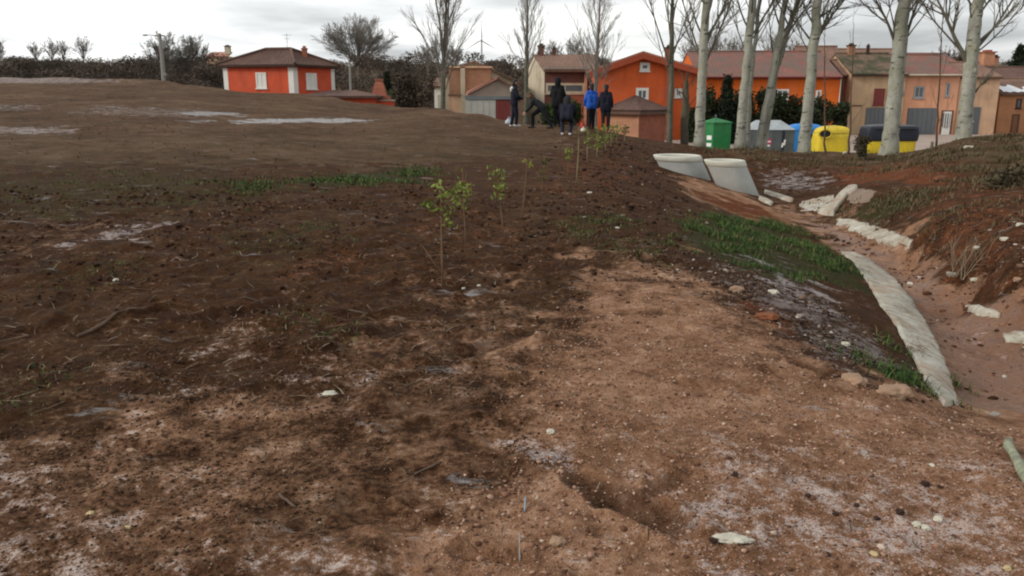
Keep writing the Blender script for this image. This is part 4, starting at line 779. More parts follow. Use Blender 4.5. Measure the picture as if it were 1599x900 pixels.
# ---------------------------------------------------------------- trees
def bark(name, c, dark, sc=1.0, moss=None, knots=True):
    t = NT(name); n = t.noise(2.2 * sc, 8, .68, sc=(1, 1, .45)); col = t.ramp(t.math('ADD', t.math('MULTIPLY', n, .6), t.math('MULTIPLY', t.noise(.8, 6, .7, loc=(3, 3, 0)), .4)), [(.34, mul3(c, .42)), (.5, c), (.66, mul3(c, 1.35))])
    if moss: col = t.mix(t.ramp(t.noise(.9, 5, .6), [(.45, 0.0), (.65, .8)]), col, moss)
    if knots:
        k = t.noise(3.0 * sc, 3, .5, sc=(1, 1, 2.6), loc=(8, 1, 2)); col = t.mix(t.ramp(k, [(.62, 0.0), (.68, .85)]), col, dark); k2 = t.noise(9 * sc, 4, .6, sc=(1, 1, 2.2), loc=(1, 6, 2)); col = t.mix(t.ramp(k2, [(.6, 0.0), (.68, .6)]), col, dark)
    t.set('Base Color', col); t.set('Roughness', .95); t.b.inputs['Specular IOR Level'].default_value = .15; t.bump(t.noise(14 * sc, 5), .5, .03); return t.m
BARK_W = bark('white_poplar_bark', (.33, .325, .275), (.05, .045, .035), 1, (.21, .215, .14)); BARK_WB = bark('poplar_branch_bark', (.135, .125, .095), (.03, .025, .02), 1, knots=False); BARK_D = bark('dark_bark', (.085, .072, .055), (.02, .018, .014), 1, (.07, .075, .04), False); BARK_F = bark('far_bark', (.19, .17, .145), (.03, .025, .02), .6, None, False); BARK_T = bark('brown_twigs', (.105, .07, .05), (.02, .018, .014), 1, None, False); BARK_P = bark('far_poplar_bark', (.12, .115, .09), (.04, .035, .03), .6, (.10, .11, .06))
def rv(s=1): return Vector((random.gauss(0, s), random.gauss(0, s), random.gauss(0, s)))
def limb(mb, p, d, L, r, lift, segs=5, wob=.08, sides=4, r1=.25):
    pts = [p.copy()]; d = d.normalized()
    for i in range(segs): d = (d + Vector((0, 0, lift / segs)) + rv(wob / sqrt(segs))).normalized(); pts.append(pts[-1] + d * (L / segs))
    mb.tube(pts, [r * (1 - (1 - r1) * i / segs) for i in range(segs + 1)], sides, False); return pts, d
def bough(mb, p, d, L, r, lift, depth, nch, twig, minr=.004, spread=.55):
    pts, _ = limb(mb, p, d, L, r, lift, 6 if depth else 4, .13, 5 if r > .03 else 3)
    if depth <= 0: return
    for i in range(nch):
        k = random.uniform(.22, 1.0); q = k * (len(pts) - 1); a = int(min(q, len(pts) - 2)); pos = pts[a].lerp(pts[a + 1], q - a); t = (pts[a + 1] - pts[a]).normalized()
        dd = (t + rv(spread)).normalized(); dd.z = abs(dd.z) * .5 + dd.z * .5
        bough(mb, pos, dd, L * random.uniform(.35, .62) * (1.15 - .5 * k), max(minr, r * (.55 - .25 * k)), lift, depth - 1, twig, twig, minr, spread)
def trunk_curve(px, D, top, lean=0.0):
    """stem through photo points at depth D, carried on above the frame to height top"""
    P = [atD(x, y, D) for x, y, w in px]; R = [w * D / FPX / 2 for x, y, w in px]; g = ground(P[0].x, P[0].y); P[0].z = g - .15
    d = (P[-1] - P[-2]).normalized(); d = (d + Vector((0, 0, .6))).normalized(); n = 5; h = top - P[-1].z
    for i in range(1, n + 1): P.append(P[-1] + (d + Vector((random.uniform(-.04, .04), random.uniform(-.04, .04), 0))) * (h / n)); R.append(R[len(px) - 1] * (1 - .88 * i / n))
    Q, S = [], []                                          # denser, with slight irregularity
    for i in range(len(P) - 1):
        for k in range(4): u = k / 4; Q.append(P[i].lerp(P[i + 1], u) + Vector((random.gauss(0, .012), random.gauss(0, .012), 0))); S.append((R[i] * (1 - u) + R[i + 1] * u) * random.uniform(.96, 1.05))
    Q.append(P[-1]); S.append(R[-1]); S[0] *= 1.35; S[1] *= 1.1; return Q, S
def along(Q, z):
    for i in range(len(Q) - 1):
        if Q[i].z <= z <= Q[i + 1].z: u = (z - Q[i].z) / max(Q[i + 1].z - Q[i].z, 1e-6); return Q[i].lerp(Q[i + 1], u), i
    return Q[-1], len(Q) - 2
def poplar(label, stems, D, top, zb, nb, Lb=(1.6, 3.2), limbs=(), ang=.62, mat=BARK_W, bmat=BARK_WB, group='white poplars along the ditch bank', name='poplar_tree', twig=8, rmin=.0040, cat='tree', depth=2):
    t = empty(name, (0, 0, 0), label, cat, group); curves = []; p0 = atD(stems[0][0][0], stems[0][0][1], D); t.location = (p0.x, D, ground(p0.x, D))
    for i, st in enumerate(stems):
        Q, S = trunk_curve(st, D + .35 * i, top if i == 0 else top * .9); curves.append((Q, S)); b = MB(); b.tube(Q, S, 14)
        for k in range(5):                               # burls and branch scars
            z = random.uniform(Q[0].z + .5, Q[0].z + 5); c, j = along(Q, z); a = random.uniform(0, 2 * pi); r = S[j]; b.sphere(c + Vector((cos(a), -abs(sin(a)), 0)) * r * .82, (r * .32, r * .32, r * random.uniform(.3, .6)), 8, 5, .08)
        b.build('trunk', mat, t, True)
    br = MB()
    for Q, S in curves:
        zt = Q[-1].z
        for k in range(nb):
            z = zb + (zt - zb) * (k + random.random()) / nb; c, j = along(Q, z); az = k * 2.4 + random.uniform(-.5, .5); f = (zt - z) / (zt - zb); d = Vector((cos(az) * ang, sin(az) * ang, 1))
            bough(br, c, d, random.uniform(*Lb) * (.35 + .75 * f), max(.010, min(S[j] * .38, .036) * (.5 + .5 * f)), .35, depth, twig, twig, rmin, .30)
    for (x0, y0), (x1, y1), r in limbs:
        a, c = atD(x0, y0, D), atD(x1, y1, D); bough(br, a, (c - a) + Vector((0, random.uniform(-.4, .4), 0)), (c - a).length * 1.7, r, .25, depth, twig + 2, twig, rmin, .35)
    br.build('crown', bmat, t); return t
def trees():
    poplar('slender white poplar beside the green bottle bank, first of the bank row', [[(1092, 224, 17), (1095, 160, 14), (1097, 100, 13), (1101, 40, 12), (1104, 0, 11)]], 27.0, 12.5, 3.0, 30, limbs=[((1098, 105), (1132, 40), .05), ((1096, 90), (1062, 20), .04), ((1099, 80), (1128, 20), .035), ((1097, 95), (1075, 55), .03), ((1101, 60), (1140, 5), .03)])
    poplar('white poplar with two trunks close together, left of the grey container', [[(1155, 231, 15), (1160, 160, 13), (1168, 85, 12), (1176, 0, 11)], [(1166, 231, 8), (1170, 150, 7), (1177, 80, 6), (1186, 0, 6)]], 27.0, 12.5, 3.2, 22, limbs=[((1176, 60), (1205, 5), .03), ((1170, 90), (1150, 20), .03), ((1180, 70), (1212, 10), .025)])
    poplar('leaning white poplar forked into two stems in front of the grey container', [[(1181, 231, 9), (1195, 170, 9), (1207, 110, 10), (1219, 50, 9), (1226, 0, 8)], [(1191, 232, 9), (1200, 180, 9), (1212, 110, 9), (1230, 50, 8), (1246, 0, 7)]], 27.2, 11.5, 3.2, 20, limbs=[((1214, 90), (1252, 15), .03), ((1210, 100), (1196, 20), .03), ((1224, 60), (1262, 20), .025)])
    poplar('stout white poplar rising between the grey and blue containers', [[(1255, 237, 20), (1258, 205, 17.5), (1264, 150, 15.5), (1268, 95, 15), (1274, 40, 14), (1277, 0, 13)]], 26.8, 13, 3.0, 28, limbs=[((1276, 50), (1325, 12), .05), ((1274, 62), (1310, 35), .05), ((1264, 60), (1232, 25), .035), ((1276, 30), (1322, 4), .035), ((1266, 85), (1240, 45), .03)])
    poplar('thickest white poplar standing in front of the black container', [[(1388, 239, 28), (1391, 210, 24), (1396, 160, 22.5), (1402, 100, 21.5), (1406, 50, 21), (1413, 0, 18)]], 26.5, 13, 3.8, 28, limbs=[((1396, 62), (1368, 2), .05), ((1414, 60), (1432, 0), .055), ((1397, 45), (1384, 0), .03), ((1414, 62), (1445, 10), .03)])
    poplar('rightmost white poplar with a big side limb in front of the peach house', [[(1503, 224, 25), (1506, 195, 21.5), (1511, 150, 19), (1517, 95, 20), (1522, 40, 18), (1528, 0, 16)]], 25.0, 13, 3.6, 28, limbs=[((1511, 100), (1478, 30), .075), ((1526, 75), (1590, 5), .045), ((1528, 65), (1575, 20), .04), ((1520, 40), (1500, 0), .03), ((1510, 90), (1455, 20), .035), ((1528, 80), (1595, 30), .03), ((1517, 150), (1530, 125), .04)])
    poplar('thin dark tree standing close to the corner of the brick outbuilding', [[(1046, 216, 9), (1048, 140, 8), (1049, 70, 7), (1050, 0, 5)]], 38, 12, 3.4, 18, (1.4, 3.0), limbs=[((1048, 110), (1022, 20), .05), ((1049, 80), (1036, 0), .04), ((1048, 95), (1070, 30), .04), ((1047, 120), (1018, 40), .03)], mat=BARK_P, group=None, name='bare_tree', twig=6, rmin=.006)
    poplar('young bare sapling with one straight stem left of the salmon house door', [[(1461, 240, 3), (1465, 170, 2.6), (1470, 60, 1.6)]], 25.5, 6.0, .6, 10, (.5, 1.1), mat=BARK_T, bmat=BARK_T, group=None, name='bare_sapling', twig=2, rmin=.005)
    poplar('spindly bare sapling in front of the yellow container', [[(1289, 238, 3), (1288, 200, 2.6), (1287, 100, 1.6)]], 26.5, 4.2, .3, 6, (.4, .9), mat=BARK_T, bmat=BARK_T, group=None, name='bare_sapling', twig=2, rmin=.005)
    poplar('spindly bare sapling between the yellow and black containers', [[(1325, 238, 3), (1329, 190, 2.6), (1331, 100, 1.5)]], 26.5, 4.4, .5, 6, (.4, .9), mat=BARK_T, bmat=BARK_T, group=None, name='bare_sapling', twig=2, rmin=.005)
    poplar('tall bare poplar left of the brick extension, its crown leaving the frame', [[(691, 172, 8), (692, 120, 7), (695, 60, 5), (697, 0, 3)]], 48, 12.5, 1.6, 64, (1.4, 3.2), ang=.42, mat=BARK_P, bmat=BARK_F, group='tall poplars behind the field', name='bare_poplar', twig=7, rmin=.007, limbs=[((692, 90), (678, 0), .08), ((693, 80), (708, 0), .08), ((692, 110), (665, 60), .05), ((692, 115), (720, 70), .05)])
    poplar('thin bare poplar rising right of the cream gabled house', [[(821, 180, 7), (822, 110, 6), (823, 60, 4), (824, 0, 2.5)]], 58, 13.5, 2.5, 60, (1.5, 3.6), ang=.4, mat=BARK_P, bmat=BARK_F, group='tall poplars behind the field', name='bare_poplar', twig=7, rmin=.007)
    poplar('feathery bare tree in front of the brown brick house', [[(930, 190, 6), (931, 120, 6), (934, 60, 4), (936, 10, 2.5)]], 52, 8.2, 1.4, 44, (1.6, 3.4), ang=.6, mat=BARK_F, bmat=BARK_F, group='tall poplars behind the field', name='bare_poplar', twig=7, rmin=.007)
    poplar('short dark pollarded tree right of the brick outbuilding', [[(1070, 218, 12), (1069, 180, 12), (1071, 150, 10)]], 47, 2.9, .9, 14, (.6, 1.6), ang=1.0, mat=BARK_D, bmat=BARK_D, group=None, name='pollarded_tree', twig=4, rmin=.01)
trees()
def round_tree(name, label, D, x, yb, yt, wpx, n=14, mat=BARK_F, group=None, depth=3, rmin=.03, bole=.25, twig=5):
    c = atD(x, yb, D); h = (yb - yt) * D / FPX; w = wpx * D / FPX / 2; t = empty(name, (c.x, D, c.z), label, 'tree', group); b = MB(); z0 = h * bole
    b.tube([c + Vector((0, 0, -1.5)), c + Vector((.05, 0, z0 * .5)), c + Vector((0, 0, z0))], [h * .028, h * .024, h * .02], 7); b.build('trunk', mat, t, True); b = MB()
    for i in range(n):
        a = i * 2.4 + random.uniform(-.4, .4); f = sqrt((i + .5) / n); d = Vector((cos(a) * f * w, sin(a) * f * w, (h - z0) * (1 - .45 * f * f))); st = c + Vector((0, 0, z0 * random.uniform(.75, 1)))
        bough(b, st, d, d.length * .8, h * .008, .12, depth, twig, twig, rmin, .40)
    b.build('crown', mat, t); return t
def far_trees():
    round_tree('round_bare_tree', 'big bare tree with round fan shaped crown behind the bungalow', 115, 560, 118, 33, 135, 46, group=None, rmin=.012, bole=.22, twig=7)
    for x, yb, yt, w, D, lab in ((262, 122, 56, 70, 100, 'bushy bare tree with dense crown right behind the wooden pole'), (305, 122, 58, 60, 102, 'broad bare tree between the wooden pole and the bungalow')): round_tree('round_bare_tree', lab, D, x, yb, yt, w, 26, rmin=.016, bole=.12, twig=6)
    for x, yb, yt, w, lab in ((131, 92, 57, 30, 'rightmost small bare tree on the left skyline'), (100, 92, 63, 22, 'second from right small bare tree on the left skyline'), (82, 92, 62, 24, 'middle small bare tree on the left skyline'), (57, 92, 66, 24, 'small bare tree on the left skyline beside the hill end'), (2, 90, 64, 18, 'small bare tree at the left edge of the skyline')):
        round_tree('skyline_tree', lab, 230, x, yb + 6, yt, w * 1.1, 20, group='bare trees on the left skyline', rmin=.03, depth=3, twig=4, bole=.12, mat=BARK_F)
    for i, (x, yt, w) in enumerate(((862, 62, 40), (893, 58, 44), (912, 72, 34), (1112, 40, 60), (1145, 52, 50), (1205, 48, 60), (1240, 60, 44), (1075, 62, 36), (1478, 72, 60), (1505, 76, 44), (668, 70, 46), (712, 72, 36))):
        round_tree('background_tree', ['hazy bare tree above the roof of the brown brick house', 'tall hazy bare tree over the right end of the brown brick roof', 'hazy bare tree between the brown brick house and the orange gable', 'bare tree crown above the left end of the long red roof', 'bare tree crown between the first two white poplars', 'bare tree crown above the middle of the long red roof', 'bare tree crown left of the tall brown roof', 'bare tree crown right of the orange gable chimney', 'reddish bare tree crown above the salmon roof', 'reddish bare tree crown behind the rightmost poplar', 'bare tree crown just left of the tall poplar', 'bare tree crown just right of the tall poplar'][i], 98 if i < 10 else 75, x, 120, yt, w, 16, group='bare trees behind the houses', rmin=.014, depth=3, bole=.25, twig=5, mat=BARK_T if i in (8, 9) else BARK_F)
far_trees()
def leaf_mat(name, c, var=.5):
    t = NT(name); a = t.attr('shade'); col = t.ramp(a, [(0.0, mul3(c, 1 - var)), (.5, c), (1.0, mul3(c, 1 + var))]); t.set('Base Color', col); t.set('Roughness', .8); t.b.inputs['Specular IOR Level'].default_value = .15; return t.m
def leaf_cloud(name, centers, radii, n, size, mat, parent=None, hollow=.35, squash=1.0, long=1.6):
    """many small leaf faces in clumps through the volume of several ellipsoids"""
    k = len(centers); cid = RNG.integers(0, k, n); d = RNG.normal(size=(n, 3)); d /= np.linalg.norm(d, axis=1)[:, None]; rr = (hollow + (1 - hollow) * RNG.random(n) ** .6)
    C = np.array([tuple(c) for c in centers]); Rr = np.array(radii, float); P = C[cid] + d * Rr[cid] * rr[:, None]; P += RNG.normal(size=(n, 3)) * size * .8
    u = RNG.normal(size=(n, 3)); u /= np.linalg.norm(u, axis=1)[:, None]; v = np.cross(u, RNG.normal(size=(n, 3))); v /= np.linalg.norm(v, axis=1)[:, None]; s = size * (.6 + .8 * RNG.random(n))[:, None]
    V = np.stack([P - u * s * long * .5, P + v * s * .4, P + u * s * long * .5, P - v * s * .4], 1).reshape(-1, 3)
    if parent is not None: V = V - np.array(wloc(parent))
    me = np_mesh(name, V, np.arange(4 * n).reshape(-1, 4)); fattr(me, 'shade', np.repeat(np.clip(.25 * RNG.random(n) + .55 * RNG.random(k)[cid] + .2 * RNG.random(n), 0, 1), 4)); return link(name, me, mat, parent)
HEDGE = leaf_mat('hedge_leaves', (.028, .036, .016)); CONIF = leaf_mat('conifer_needles', (.016, .024, .013)); EVERG = leaf_mat('evergreen_leaves', (.05, .055, .02)); LIVE = leaf_mat('fresh_leaves', (.17, .21, .045), .45); SCRUB = leaf_mat('bare_scrub', (.090, .070, .055), .28); SCRUBG = leaf_mat('green_brown_scrub', (.11, .09, .066), .3)
def shrub(name, label, D, x, yb, yt, wpx, n, mat, size=.16, group=None, cat='bush', clumps=12, base=None):
    k = D / FPX; c = atD(x, yb, D); h = (yb - yt) * k; w = wpx * k / 2; z0 = c.z if base is None else base; t = empty(name, (c.x, D, z0), label, cat, group); H = c.z + h - z0; cs, rs = [], []
    for i in range(clumps): a = random.uniform(0, 2 * pi); f = sqrt(random.random()) * .75; z = random.uniform(.12, .88); kk = sqrt(max(0.05, 1 - (z - .35) ** 2 * 1.6)); cs.append((c.x + cos(a) * f * w * kk, D + sin(a) * f * w * .8, z0 + H * z)); rs.append((w * random.uniform(.28, .45), w * random.uniform(.28, .45), H * random.uniform(.13, .22)))
    leaf_cloud('foliage', cs, rs, n, size, mat, t); b = MB()
    for i in range(5): a = random.uniform(0, 6.3); b.tube([(c.x + .1 * cos(a), D + .1 * sin(a), z0 - .1), (c.x + w * .4 * cos(a), D + w * .4 * sin(a), z0 + H * .7)], [.05, .015], 5)
    b.build('stem', BARK_D, t); return t
def conifer(label, D, x, yb, yt, wpx, n, mat=CONIF, base=None, group=None):
    k = D / FPX; c = atD(x, yb, D); z0 = c.z if base is None else base; H = (atD(x, yt, D).z - z0); w = wpx * k / 2; t = empty('conifer_tree', (c.x, D, z0), label, 'tree', group); b = MB(); b.tube([(c.x, D, z0 - .2), (c.x, D, z0 + H * .97)], [H * .025, .01], 7); b.build('trunk', BARK_D, t); cs, rs = [], []
    for i in range(46):
        f = (i + .5) / 46; z = z0 + H * (.08 + .9 * f); r = w * (1 - f) ** .8 * random.uniform(.75, 1.1); a = i * 2.4; cs.append((c.x + cos(a) * r * .6, D + sin(a) * r * .6, z - .12 * r)); rs.append((r * .42 + .06, r * .42 + .06, H * .028 + .03))
    leaf_cloud('foliage', cs, rs, n, .13 * H / 5, mat, t, long=2.4); return t
def greenery():
    conifer('dark conifer with pointed top in front of the long orange house', 56, 1131, 215, 119, 46, 5000, base=-1.7)
    for x, yb, yt, w, lab in ((1112, 215, 140, 44, 'dark hedge shrub left of the pointed conifer'), (1160, 215, 138, 62, 'dark hedge shrub between conifer and double trunk poplar'), (1195, 215, 140, 62, 'dark hedge shrub behind the leaning poplar'), (1236, 215, 134, 76, 'broad dark hedge shrub below the white framed window'), (1278, 215, 154, 52, 'dark hedge shrub behind the stout poplar'), (1303, 215, 162, 40, 'dark hedge shrub beside the white corner pillar'), (1082, 215, 168, 40, 'dark shrub right of the brick outbuilding')):
        shrub('evergreen_shrub', lab, 57, x, yb, yt, w, 4200, HEDGE, .15, 'dark hedge in front of the orange house', base=-1.7)
    shrub('evergreen_shrub', 'green bush behind the crouching people in front of the brown brick house', 50, 862, 200, 160, 44, 2600, leaf_mat('green_bush_leaves', (.045, .07, .02)), .13, base=-1.5); shrub('evergreen_shrub', 'green bush beside the brick apron behind the blue jacket', 50, 893, 200, 163, 36, 2400, leaf_mat('green_bush_leaves', (.04, .06, .018)), .13, base=-1.5)
    shrub('evergreen_shrub', 'small yellowish evergreen bush between barbecue and bare brown bush', 66, 612, 165, 124, 24, 1600, EVERG, .16, base=-1)
    t = shrub('brown_bush', 'big tangled brown bush left of the tall bare poplar', 62, 647, 172, 106, 66, 4500, leaf_mat('brown_bush_twigs', (.075, .058, .04)), .16, base=-1, clumps=16)
    conifer('dark conifer with layered branches at the far right edge', 88, 1583, 150, 70, 66, 5200, group=None); conifer('dark conifer standing behind the red barbecue', 74, 606, 165, 112, 30, 2600, base=-1)
greenery()
def ridge():
    # wooded hillside behind the village: thousands of clumps read as one mass
    def mass(name, label, pts, mat, n, size, rx, rz):
        C = []; Rr = []
        for x, D, z in pts: C.append((x, D, z)); s = random.uniform(.7, 1.3); Rr.append((rx * s, rx * s, rz * s))
        o = leaf_cloud(name, C, Rr, n, size, mat, hollow=.3, long=3.0); props(o, label, 'woodland', kind='stuff')
    P = []
    for i in range(950):
        px = random.uniform(-500, 2100); D = random.uniform(150, 305); x = ray(px, 150).x / ray(px, 150).y * D; P.append((x, D, float(base_h(x, D)[0]) + random.uniform(.2, 1.4)))
    mass('hillside_scrub', 'dark brown scrub woodland covering the hill behind the village', P, SCRUBG, 190000, .26, 3.6, 1.5)
    P = []
    for i in range(420):
        px = random.uniform(-300, 1060); D = random.uniform(92, 128); x = ray(px, 150).x / ray(px, 150).y * D; g = float(base_h(x, D)[0]); top = atD(px, (100 if px < 345 else 95) + 15 * float(gnoise(np.array([px * .02]), np.array([D * .05]))[0]) + random.uniform(-2, 12), D).z; P.append((x, D, g + (top - g) * random.random() ** .6))
    mass('hedgerow', 'dark leafless hedgerow and thicket behind the field crest and bungalow', P, SCRUB, 190000, .13, 1.9, .8)
ridge()
# ---------------------------------------------------------------- people
def capsule(mb, a, b, ra, rb, seg=12):
    a, b = Vector(a), Vector(b); t = b - a
    if t.length < 1e-6: t = Vector((0, 0, 1e-3)); b = a + t
    ax = t.normalized(); pts, rad = [], []
    for i in range(5): an = pi / 2 * (1 - i / 4); pts.append(a - ax * ra * sin(an)); rad.append(max(ra * cos(an), 1e-4))
    for i in range(5): an = pi / 2 * i / 4; pts.append(b + ax * rb * sin(an)); rad.append(max(rb * cos(an), 1e-4))
    n0 = len(mb.v); u = ax.cross(Vector((.3, .9, .1))); u = u.normalized() if u.length > 1e-3 else Vector((1, 0, 0)); w = ax.cross(u)
    for p, r in zip(pts, rad):
        for q in range(seg): an = 2 * pi * q / seg; mb.v.append(tuple(p + (u * cos(an) + w * sin(an)) * r))
    for i in range(len(pts) - 1):
        for q in range(seg): A = n0 + i * seg; B = A + seg; q2 = (q + 1) % seg; mb.f.append((A + q, A + q2, B + q2, B + q))
    mb.f.append(tuple(n0 + q for q in range(seg))[::-1]); mb.f.append(tuple(n0 + (len(pts) - 1) * seg + q for q in range(seg)))
def remesh(o, vox, sm=4):
    fix_normals(o); m = o.modifiers.new('r', 'REMESH'); m.mode = 'VOXEL'; m.voxel_size = vox; m2 = o.modifiers.new('s', 'SMOOTH'); m2.factor = .5; m2.iterations = sm
    dg = bpy.context.evaluated_depsgraph_get(); me = bpy.data.meshes.new_from_object(o.evaluated_get(dg)); mats = [x for x in o.data.materials]; o.modifiers.clear(); o.data = me
    me.polygons.foreach_set('use_smooth', [True] * len(me.polygons))
    if not me.materials and mats: me.materials.append(mats[0])
    return o
SKIN = plain('skin', (.42, .24, .165), .6, .08, bump=0); CL_NAVY = plain('navy_cloth', (.008, .009, .019), .9, .3, 6); CL_BLACK = plain('black_cloth', (.006, .006, .008), .9, .3, 6); CL_BLUE = plain('royal_blue_cloth', (.012, .085, .42), .7, .2, 5); CL_GREY = plain('charcoal_cloth', (.016, .017, .02), .9, .3, 6); CL_JEAN = plain('dark_denim', (.012, .015, .027), .9, .3, 6)
HAIR_D = plain('dark_hair', (.012, .009, .007), .6, .3, 20); HAIR_B = plain('brown_hair', (.075, .042, .02), .6, .3, 20); SHOE_W = plain('pale_shoe', (.55, .53, .50), .6, .1); SHOE_D = plain('dark_shoe', (.02, .018, .016), .6, .2)
def person(label, feet, height, heading, pose, jacket, trousers, hair, shoe, long=.0, hood=None, group='people planting saplings'):
    """heading: angle of the facing direction from +Y towards +X. pose: joints in a frame x right, y forward, z up, for a 1.75 m figure"""
    k = height / 1.75; M = Matrix.Rotation(-heading, 3, 'Z'); base = Vector(feet); T = lambda p: base + (M @ Vector(p)) * k; J = pose; t = empty('person', base, label, 'person', group); V = Vector; jn = {a: V(p) for a, p in J.items()}
    side = (jn['shR'] - jn['shL']).normalized(); spine = (jn['neck'] - jn['pel']).normalized(); fwd = spine.cross(side) * -1; fwd = fwd if fwd.length > .1 else V((0, 1, 0)); fwd.normalize()
    hd = jn['head']; hf = V(J.get('look', (0, 1, 0))).normalized(); hu = (hd - jn['neck']).normalized()
    C = lambda mb, a, b, ra, rb: capsule(mb, T(a), T(b), ra * k, rb * k)
    mb = MB()
    for sx in (-1, 1): C(mb, jn['pel'] + side * .07 * sx, jn['chest'] + side * .075 * sx, .105, .115)
    C(mb, jn['shL'], jn['shR'], .062, .062); C(mb, jn['chest'], jn['neck'], .09, .055); C(mb, jn['neck'], hd, .052, .055)
    C(mb, hd + hu * .03 - hf * .015, hd + hu * .045 + hf * .005, .098, .098); C(mb, hd - hu * .035 + hf * .03, hd - hu * .055 + hf * .045, .066, .05)
    C(mb, hd + hf * .098 + hu * .01, hd + hf * .115 - hu * .02, .012, .016); C(mb, hd + hf * .09 - hu * .052 - side * .02, hd + hf * .09 - hu * .052 + side * .02, .011, .011)
    for sx in (-1, 1): e = hf.cross(hu) * sx * .098; C(mb, hd + e + hu * .025, hd + e - hu * .025, .018, .014); b_ = hf.cross(hu) * sx * .035; C(mb, hd + hf * .088 + b_ + hu * .028, hd + hf * .088 + b_ * 1.6 + hu * .03, .012, .012)
    for s in 'LR':
        C(mb, jn['sh' + s], jn['el' + s], .055, .043); C(mb, jn['el' + s], jn['wr' + s], .042, .028); C(mb, jn['hp' + s], jn['kn' + s], .085, .058); C(mb, jn['kn' + s], jn['an' + s], .056, .038)
        h = (jn['wr' + s] - jn['el' + s]).normalized(); acr = h.cross(side); acr = acr.normalized() if acr.length > .2 else fwd; nor = h.cross(acr).normalized(); w = jn['wr' + s]; sg = 1 if s == 'R' else -1
        C(mb, w, w + h * .05 + acr * .018, .026, .024); C(mb, w + h * .02, w + h * .075 - acr * .02, .024, .022); C(mb, w + h * .03, w + h * .078 + acr * .02, .022, .02)
        for f, (o, L) in enumerate(((.033, .066), (.011, .078), (-.011, .074), (-.032, .056))):
            r0 = w + h * .078 + acr * o; r1 = r0 + h * L * .55 + nor * .006 * sg; r2 = r1 + h * L * .4 - nor * .018 * sg; C(mb, r0, r1, .0105, .010); C(mb, r1, r2, .010, .0085)
        q = w + h * .025 + acr * .03; C(mb, q, q + h * .035 + acr * .03, .013, .011); C(mb, q + h * .035 + acr * .03, q + h * .068 + acr * .03, .011, .009)
    remesh(mb.build('body', SKIN, t), .0095 * k, 3)
    mb = MB()
    for sx in (-1, 1): C(mb, jn['pel'] + side * .085 * sx - spine * .05, jn['chest'] + side * .095 * sx, .135, .13)
    C(mb, jn['shL'], jn['shR'], .085, .085); C(mb, jn['chest'], jn['neck'] - spine * .02, .12, .075)
    for s in 'LR': C(mb, jn['sh' + s], jn['el' + s], .082, .066); C(mb, jn['el' + s], jn['wr' + s] - (jn['wr' + s] - jn['el' + s]).normalized() * .03, .064, .050)
    if long:
        for s in 'LR': d = jn['kn' + s] - jn['hp' + s]; C(mb, jn['hp' + s], jn['hp' + s] + d * long, .135, .13)
        C(mb, jn['pel'], jn['pel'] + ((jn['knL'] + jn['knR']) / 2 - jn['pel']) * long * .95, .15, .14)
    jo = remesh(mb.build('jacket', jacket, t), .016 * k, 4)
    mb = MB(); C(mb, jn['neck'] - spine * .06, jn['neck'] + spine * .05, .105, .085); C(mb, jn['neck'] - spine * .07 - side * .08, jn['neck'] - spine * .07 + side * .08, .075, .075); remesh(mb.build('collar', jacket, jo), .014 * k, 2)
    mb = MB(); C(mb, jn['hpL'], jn['hpR'], .12, .12); C(mb, jn['pel'], jn['pel'] + spine * .08, .14, .13)
    for s in 'LR': C(mb, jn['hp' + s], jn['kn' + s], .112, .082); C(mb, jn['kn' + s], jn['an' + s] + V((0, 0, .01)), .080, .062)
    remesh(mb.build('trousers', trousers, t), .015 * k, 4)
    for s in 'LR':
        a = jn['an' + s]; ft = V(J.get('toe', (0, 1, 0))).normalized(); mb = MB(); z = V((0, 0, -.045)); C(mb, a + z - ft * .045, a + z + ft * .05, .046, .046); C(mb, a + z + ft * .05, a + z + ft * .16 - V((0, 0, .012)), .046, .036); C(mb, a, a + z, .045, .045); remesh(mb.build('shoe', shoe, t), .012 * k, 2)
    mb = MB()
    if hood: C(mb, hd + hu * .03 - hf * .03, hd - hu * .02 - hf * .035, .125, .12); C(mb, hd - hu * .07 - hf * .04, jn['neck'] - fwd * .02 - spine * .03, .112, .125); remesh(mb.build('hood', hood, t), .014 * k, 3)
    else: C(mb, hd + hu * .05 - hf * .02, hd + hu * .05 - hf * .005, .106, .104); C(mb, hd - hf * .045 + hu * .02, hd - hf * .05 - hu * .10, .090, .072); remesh(mb.build('hair', hair, t), .012 * k, 3)
    for sx in (-1, 1): e = hf.cross(hu) * sx * .034; mb = MB(); mb.sphere(T(hd + hf * .094 + e + hu * .008), .010 * k, 8, 6); mb.build('eye', HAIR_D, t)
    return t
def stand(dx=.0, lean=0, armR=None, armL=None, feet=(-.075, .085), stride=.05):
    p = dict(pel=(0, 0, .95), chest=(0, lean * .4, 1.26), neck=(0, lean * .8, 1.47), head=(0, lean + .03, 1.63), shL=(-.155, lean * .75, 1.41), shR=(.155, lean * .75, 1.41), hpL=(-.09, 0, .90), hpR=(.09, 0, .90), knL=(feet[0], .02 - stride * .4, .49), knR=(feet[1], .03 + stride * .5, .49), anL=(feet[0], -stride, .085), anR=(feet[1], stride * .6, .085), elL=(-.235, -.03, 1.13), elR=(.235, -.03, 1.13), wrL=(-.235, .09, .89), wrR=(.235, .09, .89))
    if armR: p['elR'], p['wrR'] = armR
    if armL: p['elL'], p['wrL'] = armL
    return p
def feet_at(px, py, D=None):
    p = hit(px, py)
    if D: q = atD(px, py, D); p = Vector((q.x, D, 0))
    return Vector((p.x, p.y, ground(p.x, p.y) + .0))
